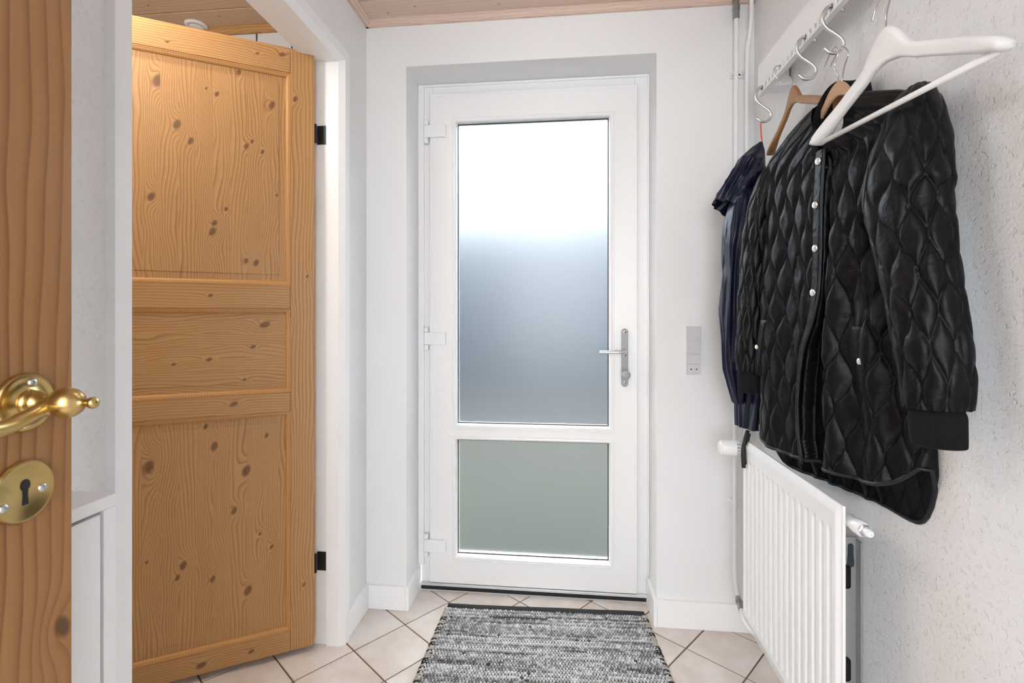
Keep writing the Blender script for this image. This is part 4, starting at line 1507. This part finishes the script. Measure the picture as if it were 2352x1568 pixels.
# ------------------------------------------------------------------ radiator
RAF, RY_N, RY_F, RZB, RZT = 0.5500, 1.0690, 1.6240, 0.2130, 0.7680
ra = tag(empty('radiator', (0.60, 1.35, RZB)), 'white ribbed panel radiator on the right wall below the jackets', 'radiator')
RO = np.array([0.60, 1.35, RZB])
npitch = 16
ny, nz = 16 * npitch + 33, 74
y = np.linspace(RY_F, RY_N, ny)
zk = np.concatenate([[RZB], RZB + np.array([0.004, 0.012]), np.linspace(RZB + 0.022, RZB + 0.070, 18), np.linspace(RZB + 0.09, RZT - 0.105, 16), np.linspace(RZT - 0.088, RZT - 0.030, 20), RZT - np.array([0.022, 0.014, 0.006]), [RZT]])
Yg, Zg = np.meshgrid(y, zk)
pitch_r = (RY_F - RY_N - 0.040) / npitch
u = ((RY_F - 0.020 - Yg) / pitch_r)
fr2 = u - np.floor(u)
tr = smooth01((np.abs(fr2 - 0.5) - 0.10) / 0.16)          # 0 in the groove, 1 on the rib
inr = smooth01((Zg - (RZB + 0.034)) / 0.024) * smooth01((RZT - 0.052 - Zg) / 0.024) * ((u > 0) & (u < npitch))
dep = (1 - tr) * 0.0115 * inr
# pressed border: the field stands slightly proud of a chamfered rim
edge = np.minimum.reduce([Yg - RY_N, RY_F - Yg, Zg - RZB, RZT - Zg])
dep = dep + 0.0075 * (1 - smooth01((edge - 0.002) / 0.012))
Xg = RAF + dep
V = np.stack([Xg, Yg, Zg], -1).reshape(-1, 3) - RO
np_obj('front_panel', V, grid_faces(len(zk), ny), M['white_metal'], ra)
bm = boxes((0.5578 - RO[0], 0.5640 - RO[0], RY_N - RO[1], RY_F - RO[1], 0, RZT - RZB), bev=0.001)
obj('panel_back', bm, M['white_metal'], ra)
# wall bracket sheet with slot and rubber pads
brk = obj('wall_bracket', boxes((0.575 - RO[0], 0.686 - RO[0], 1.252 - RO[1], 1.2545 - RO[1], 0.160 - RZB, 0.630 - RZB), (0.6825 - RO[0], 0.6865 - RO[0], 1.232 - RO[1], 1.252 - RO[1], 0.160 - RZB, 0.626 - RZB)), M['galv'], ra)
pts = [(0.0065 * math.cos(t), 0.024 + 0.0065 * math.sin(t)) for t in np.linspace(0, PI, 9)] + [(-0.0065, 0.005)] + [(0.0085 * math.cos(t), -0.018 - 0.0085 * math.sin(t)) for t in np.linspace(PI, 0, 9)] + [(0.0065, 0.005)]
bm = bmesh.new()
poly_prism(bm, [(0.671 + a - RO[0], 0.585 + b - RZB) for a, b in pts], lambda u_, v_, d_: (u_, d_, v_), 1.2517 - RO[1], 1.2525 - RO[1])
obj('slot', bm, M['darkgrout'], brk)
for zc in (0.538, 0.320):
    bm = boxes((0.638 - RO[0], 0.668 - RO[0], 1.2490 - RO[1], 1.2525 - RO[1], zc - 0.027 - RZB, zc + 0.027 - RZB), bev=0.0075, seg=3)
    obj('rubber_pad', bm, M['black'], brk)
obj('hanging_clip', boxes((0.5642 - RO[0], 0.580 - RO[0], 1.250 - RO[1], 1.2545 - RO[1], 0.580 - RZB, 0.650 - RZB), bev=0.001), M['white_metal'], ra)
# end tee with air vent plug (near end)
bm = bmesh.new()
tube(bm, catmull([np.array(p) - RO for p in ((0.578, 1.085, 0.735), (0.578, 1.062, 0.735), (0.579, 1.050, 0.735))], 4), 0.0125, 18)
lathe(bm, np.array((0.578, 1.056, 0.735)) - RO, (0.06, -1, 0), [(-0.010, 0.0125), (0.0, 0.0150), (0.018, 0.0150), (0.021, 0.0135)], 24)
ven = obj('air_vent', bm, M['white_metal'], ra, auto=0.6)
bm = bmesh.new()
lathe(bm, np.array((0.5793, 1.0355, 0.735)) - RO, (0.06, -1, 0), [(0, 0.0120), (0.0012, 0.0122), (0.006, 0.0122), (0.007, 0.0108)], 6)
obj('vent_nut', bm, M['steel'], ven)
bm = bmesh.new()
lathe(bm, np.array((0.5797, 1.0285, 0.735)) - RO, (0.06, -1, 0), [(0, 0.0085), (0.008, 0.0080), (0.0095, 0.0068), (0.013, 0.0062), (0.0135, 0.0035), (0.010, 0.0030), (0.010, 0)], 18)
obj('vent_plug', bm, M['white_metal'], ven, auto=0.6)
# valve with thermostat head (far end)
bm = bmesh.new()
tube(bm, catmull([np.array(p) - RO for p in ((0.580, 1.620, 0.733), (0.580, 1.640, 0.733), (0.580, 1.660, 0.731))], 4), 0.010, 16)
lathe(bm, np.array((0.585, 1.660, 0.731)) - RO, (-1, 0, 0), [(0, 0.013), (0.022, 0.013), (0.024, 0.011), (0.034, 0.011)], 20)
val = obj('valve_body', bm, M['white_metal'], ra, auto=0.6)
bm = bmesh.new()
for k in range(12):
    an = 2 * PI * k / 12
    cy, cz = 0.0195 * math.cos(an), 0.0195 * math.sin(an)
    lathe(bm, np.array((0.5535, 1.660 + cy, 0.731 + cz)) - RO, (-1, 0, 0), [(0, 0.0034), (0.012, 0.0034)], 6)
obj('head_cage', bm, M['white_metal'], val)
bm = bmesh.new()
prof = [(0, 0.0235), (0.0015, 0.0262), (0.012, 0.0258), (0.040, 0.0235), (0.0465, 0.0215), (0.0490, 0.0170), (0.0495, 0)]
lathe(bm, np.array((0.5425, 1.660, 0.731)) - RO, (-1, 0, 0), prof, 72)
for v in bm.verts:
    q = Vector((v.co.x, v.co.y + RO[1] - 1.660, v.co.z + RZB - 0.731))
    rad = math.hypot(q.y, q.z)
    if rad > 0.019 and v.co.x < 0.5405 - RO[0]:
        an = math.atan2(q.z, q.y)
        f_ = 1 - 0.030 * (0.5 + 0.5 * math.cos(an * 24))
        v.co.y = 1.660 - RO[1] + q.y * f_
        v.co.z = 0.731 - RZB + q.z * f_
th_o = obj('thermostat_head', bm, M['pvc'], val, auto=0.9)

# ------------------------------------------------------------------ heating pipes in the corner
pl = tag(empty('heating_pipe', (0.610, 1.868, 0)), 'white vertical heating pipe farther from the corner with grey compression fittings', 'pipe', 'heating pipes in the corner')
PO = np.array((0.610, 1.868, 0))
px1, py1 = 0.6145, 1.868
bm = bmesh.new()
tube(bm, catmull([np.array(p) - PO for p in ((px1, py1, 2.318), (px1 - 0.002, py1, 1.6), (px1 - 0.004, py1, 0.9), (px1 - 0.005, py1, 0.40), (px1 - 0.005, py1, 0.26), (px1 - 0.004, py1 - 0.004, 0.195), (px1 - 0.003, py1 - 0.016, 0.166), (px1 - 0.006, py1 - 0.040, 0.156))], 8), 0.0078, 16)
obj('pipe_run', bm, M['white_metal'], pl, smooth=True)
bm = bmesh.new()
a = np.array((px1 - 0.005, py1 - 0.034, 0.156)); b = np.array((0.582, 1.700, 0.166))
dv = (b - a) / np.linalg.norm(b - a)
lathe(bm, a - PO, dv, [(0, 0.0090), (0.002, 0.0105), (0.022, 0.0105), (0.0225, 0.0118), (0.034, 0.0118), (0.036, 0.0095), (0.066, 0.0085), (0.068, 0.0105), (0.076, 0.0108), (0.090, 0.0108), (0.092, 0.0085)], 6)
lathe(bm, a - PO, dv, [(0.0345, 0.0125), (0.0365, 0.0125)], 24)
obj('compression_fitting', bm, M['fitting'], pl)
bm = bmesh.new()
tube(bm, catmull([a + dv * 0.088 - PO, a + dv * 0.16 - PO, np.array((0.580, 1.630, 0.168)) - PO, np.array((0.580, 1.600, 0.178)) - PO, np.array((0.582, 1.592, 0.214)) - PO], 8), 0.0078, 14)
obj('lower_run', bm, M['white_metal'], pl, smooth=True)
bm = bmesh.new()
lathe(bm, np.array((px1, py1, 2.225)) - PO, (0, 0, 1), [(0, 0.0085), (0.002, 0.0112), (0.030, 0.0112), (0.031, 0.0128), (0.048, 0.0128), (0.050, 0.0105), (0.062, 0.0105), (0.063, 0.0125), (0.085, 0.0125)], 6)
obj('upper_fitting', bm, M['fitting'], pl)
p2 = tag(empty('heating_pipe', (0.655, 1.862, 0)), 'white vertical heating pipe closest to the corner, bent just below the ceiling', 'pipe', 'heating pipes in the corner')
PO2 = np.array((0.655, 1.862, 0))
bm = bmesh.new()
tube(bm, catmull([np.array(p) - PO2 for p in ((0.660, 1.850, 2.318), (0.660, 1.850, 2.22), (0.657, 1.856, 2.16), (0.652, 1.866, 2.10), (0.651, 1.868, 1.9), (0.650, 1.868, 1.2), (0.648, 1.868, 0.80), (0.640, 1.850, 0.745), (0.615, 1.780, 0.733), (0.590, 1.690, 0.732), (0.586, 1.668, 0.732))], 8), 0.0075, 16)
obj('pipe_run', bm, M['white_metal'], p2, smooth=True)
# double pipe clip and a single one lower down
cl = tag(empty('pipe_clip', (0.633, 1.895, 2.035)), 'white double pipe clip holding both pipes below the ceiling', 'clip', 'pipe clips')
CO = np.array((0.633, 1.895, 2.035))
obj('clip_base', boxes((0.6010 - CO[0], 0.668 - CO[0], 1.8880 - CO[1], 1.8999 - CO[1], -0.012, 0.012), bev=0.0015), M['pvc'], cl)
for cx in (0.6140, 0.6510):
    for sg in (-1, 1):
        obj('clip_finger', boxes((cx + sg * 0.0098 - 0.0014 - CO[0], cx + sg * 0.0098 + 0.0014 - CO[0], 1.866 - CO[1], 1.8885 - CO[1], -0.0075, 0.0075), bev=0.0008, seg=1), M['pvc'], cl)
bm = bmesh.new()
lathe(bm, np.array((0.6325, 1.8878, 2.033)) - CO, (0, -1, 0), [(0, 0.0032), (0.0006, 0.0032), (0.0006, 0)], 12)
obj('screw_hole', bm, M['black'], cl)
cl2 = tag(empty('pipe_clip', (0.610, 1.895, 0.480)), 'small white pipe clip low on the end wall behind the radiator', 'clip', 'pipe clips')
obj('clip_base', boxes((-0.016, 0.016, -0.008, 0.0048, -0.010, 0.010), bev=0.0015), M['pvc'], cl2)
for sg in (-1, 1):
    obj('clip_finger', boxes((sg * 0.0098 - 0.0014, sg * 0.0098 + 0.0014, -0.030, -0.0075, -0.0075, 0.0075), bev=0.0008, seg=1), M['pvc'], cl2)

# ------------------------------------------------------------------ light switches and socket
sw = tag(empty('switch_panel', (0.4715, 1.8995, 1.027)), 'light grey column of two switches, blank cover and socket beside the entrance door', 'switch')
sx0, sx1, sz0, sz1 = -0.0255, 0.0255, -0.088, 0.089
obj('base_frame', boxes((sx0, sx1, -0.0075, 0, sz0, sz1), bev=0.0015), M['switch'], sw)
for z0, z1, nm in ((0.0440, 0.0880, 'rocker_switch'), (-0.0090, 0.0365, 'rocker_switch'), (-0.0495, -0.0155, 'blank_cover')):
    bm = boxes((sx0 + 0.0004, sx1 - 0.0004, -0.0125, -0.006, z0, z1), bev=0.0014)
    if nm == 'rocker_switch':
        for v in bm.verts:
            if v.co.y < -0.009: v.co.y -= 0.0022 * ((v.co.z - z0) / (z1 - z0) - 0.5) * 2
    obj(nm, bm, M['switch'], sw)
soc = obj('socket_face', boxes((sx0 + 0.0004, sx1 - 0.0004, -0.0105, -0.006, -0.0872, -0.0505), bev=0.0014), M['switch'], sw)
for xx in (-0.0095, 0.0095):
    bm = bmesh.new()
    lathe(bm, (xx, -0.0102, -0.069), (0, -1, 0), [(0, 0.0028), (0.0006, 0.0028), (0.0006, 0)], 16)
    obj('socket_hole', bm, M['black'], soc)

# ------------------------------------------------------------------ shoe cabinet behind the near door
cb = tag(empty('shoe_cabinet', (-0.695, 0.30, 0)), 'slim white shoe cabinet standing behind the orange pine door', 'cabinet')
CB = (-0.695, 0.30, 0.0)
cx0, cx1, cy0, cy1, ct = -0.7845, -0.605, 0.0, 0.6125, 0.912
cbx = lambda *b: lbox(*b, o=CB)
obj('top_board', boxes(cbx(cx0, cx1, cy0, cy1, ct - 0.0165, ct), bev=0.0006), M['cab'], cb)
for ya, yb in ((cy0, cy0 + 0.018), (cy1 - 0.018, cy1)):
    obj('side_board', boxes(cbx(cx0, cx1 - 0.0008, ya, yb, 0.0, ct - 0.0172), bev=0.0006), M['cab'], cb)
obj('back_board', boxes(cbx(cx0, cx0 + 0.006, cy0 + 0.018, cy1 - 0.018, 0.02, ct - 0.017)), M['cab'], cb)
for z0, z1 in ((0.06, 0.470), (0.4745, ct - 0.0215)):
    obj('flap_door', boxes(cbx(cx1 - 0.020, cx1 - 0.0012, cy0 + 0.020, cy1 - 0.0222, z0, z1), bev=0.0008), M['cab'], cb)
obj('plinth', boxes(cbx(cx1 - 0.03, cx1 - 0.012, cy0 + 0.018, cy1 - 0.018, 0.0, 0.055)), M['cab'], cb)

# ------------------------------------------------------------------ bathroom ceiling vent
cv = tag(empty('ceiling_vent', (-1.470, 1.845, ZC)), 'round white vent valve in the bathroom ceiling above the pine door', 'vent')
bm = bmesh.new()
lathe(bm, (0, 0, 0.0), (0, 0, -1), [(0, 0.042), (0.003, 0.042), (0.007, 0.038), (0.008, 0.032), (0.006, 0.028), (0.006, 0)], 40)
obj('vent_ring', bm, M['pvc'], cv, auto=0.6)
bm = bmesh.new()
lathe(bm, (0, 0, -0.0055), (0, 0, -1), [(0, 0.012), (0.001, 0.024), (0.003, 0.026), (0.005, 0.022), (0.0055, 0)], 36)
obj('vent_disc', bm, M['pvc'], cv, auto=0.6)

# ------------------------------------------------------------------ rag rug
rg = tag(empty('rag_rug', (-0.08, 1.62, 0)), 'grey and white woven leather rag rug on the tiles before the door', 'rug')
RGO = np.array((-0.08, 1.62, 0.0))
u0, u1 = 0.0, 1.0
ncell_u, ncell_v = 74, 62
nu, nvv = ncell_u * 7 + 1, ncell_v * 6 + 1
U, Vv = np.meshgrid(np.linspace(0, 1, nu), np.linspace(0, 1, nvv))
# corners: far left, far right, near left, near right
fl, fr__, nl, nr = np.array((-0.462, 1.912)), np.array((0.303, 1.940)), np.array((-0.470, 1.270)), np.array((0.357, 1.298))
wob = 0.006 * (vnoise(Vv * 9, U * 0 + 1, 61) - 0.5)
row = Vv * ncell_v
irow = np.minimum(np.floor(row), ncell_v - 1)
edge_w = 0.004 * (_HT[(irow.astype(int) * 7) % 256, 3] - 0.5)
UU = U + (U - 0.5) * edge_w * 2.2
bow = 0.010 * np.sin(PI * UU) * (vnoise(Vv * 5, Vv * 0, 66) - 0.5) + 0.004 * (vnoise(UU * 9, Vv * 26, 67) - 0.5)
XY = ((1 - Vv)[..., None] * ((1 - UU)[..., None] * fl + UU[..., None] * fr__) + Vv[..., None] * ((1 - UU)[..., None] * nl + UU[..., None] * nr))
XY[..., 1] += bow
colu = U * ncell_u + 0.5 * (irow % 2)
icol = np.floor(colu)
fu, fv = colu - icol, row - irow
hid = _HT[(irow * 13 + 5).astype(int) % 256, (icol * 7 + irow * 3).astype(int) % 256]
hid2 = _HT[(irow * 29 + 11).astype(int) % 256, (icol * 3 + irow * 17 + 90).astype(int) % 256]
gapu = smooth01((np.minimum(fu, 1 - fu) - 0.05) / 0.14)
gapv = smooth01((np.minimum(fv, 1 - fv) - 0.02) / 0.14)
dome = gapu * gapv
rowtone = _HT[(irow * 5).astype(int) % 256, 40]
Hh = 0.0042 + 0.0046 * dome * (0.75 + 0.5 * hid) + 0.0022 * (vnoise(U * 11, Vv * 22, 63) - 0.3) + 0.0016 * np.sin(PI * row) ** 2
V3 = np.concatenate([XY - RGO[:2], Hh[..., None]], -1).reshape(-1, 3)
Fq = grid_faces(nvv, nu)
weave = np_obj('weave', V3, Fq, None, rg)
weave['kind'] = 'stuff'
# strip colour: pale leather, some darker and grey strips, black warp between
warp_line = (1 - gapu)
band = vnoise(U * 3.5, row * 0.55, 70)
tone = 0.43 + 0.34 * (hid - 0.5) + 0.22 * (rowtone - 0.5) + 0.45 * (band - 0.5)
dark_cell = ((hid2 > 0.994) | ((rowtone > 0.90) & (vnoise(U * 6, row, 72) > 0.74)))
tone = np.where(dark_cell, 0.05, np.clip(tone, 0.10, 0.66))
k = np.clip(0.25 + 0.75 * gapu, 0, 1) * np.clip(0.18 + 0.82 * gapv, 0, 1)
isw = (gapu < 0.66) & (hid < 0.86)
rowgap = (gapv < 0.26) & (vnoise(U * 30, row, 73) > 0.50)
t = np.where(isw | rowgap, 0.012, tone)
warm = 0.03 * (vnoise(U * 8, Vv * 30, 75) - 0.4)
colr = np.stack([t * (0.97 + warm), t * 0.985, t * (1.03 - warm)], -1)
ca_ = weave.data.color_attributes.new('strip_colour', 'FLOAT_COLOR', 'POINT')
ca_.data.foreach_set('color', np.concatenate([colr, np.ones_like(colr[..., :1])], -1).astype(np.float32).ravel())
mr, ntr, br = new_mat('woven_leather_strips')
at = ntr.nodes.new('ShaderNodeAttribute')
at.attribute_name = 'strip_colour'
ntr.links.new(at.outputs['Color'], br.inputs['Base Color'])
br.inputs['Roughness'].default_value = 0.62
br.inputs['Specular IOR Level'].default_value = 0.3
weave.data.materials.append(mr)
# black end band and selvedge loops
bm = bmesh.new()
pts = []
for t in np.linspace(0, 1, 40):
    p = fl * (1 - t) + fr__ * t
    pts.append((p[0] - RGO[0], p[1] - RGO[1] + 0.014 + 0.004 * float(vnoise(t * 7, 0.0, 80) - 0.5), 0.0062 + 0.0012 * float(vnoise(t * 5, 3.0, 81))))
V, F, n_, k_ = tube_np(np.array(pts), 0.0165, 12)
V[:, 2] = 0.0002 + (V[:, 2] - V[:, 2].min()) * 0.36
vs = [bm.verts.new(v) for v in V]
for f in F: bm.faces.new([vs[i] for i in f])
bm.faces.new(vs[:12][::-1]); bm.faces.new(vs[-12:])
obj('end_band', bm, principled('charcoal_rug_band', (0.018, 0.019, 0.023), 0.85, bump=[(400, 0.5, 0.002, 2)]), rg, smooth=True)
pale = principled('pale_selvedge', (0.42, 0.40, 0.36), 0.7)
for side, (a, b) in enumerate(((fl, nl), (fr__, nr))):
    sg = -1 if side == 0 else 1
    for dark in (0, 1):
        bm = bmesh.new()
        for r in range(ncell_v):
            isd = _HT[r % 256, 7 + side] < 0.42
            if isd != bool(dark): continue
            t = (r + 0.5) / ncell_v
            c = a * (1 - t) + b * t
            ew = 0.004 * (_HT[(r * 7) % 256, 3] - 0.5) * 0.8
            q = [(c[0] + sg * (ew - 0.012), c[1] + 0.003, 0.0085), (c[0] + sg * (ew + 0.001), c[1] + 0.002, 0.0088), (c[0] + sg * (ew + 0.0065), c[1], 0.0052), (c[0] + sg * (ew + 0.001), c[1] - 0.003, 0.0032)]
            tube(bm, catmull([np.array(v) - RGO for v in q], 2), 0.0030, 6)
        o = obj('selvedge', bm, M['black'] if dark else pale, rg, smooth=True)
        o['kind'] = 'stuff'
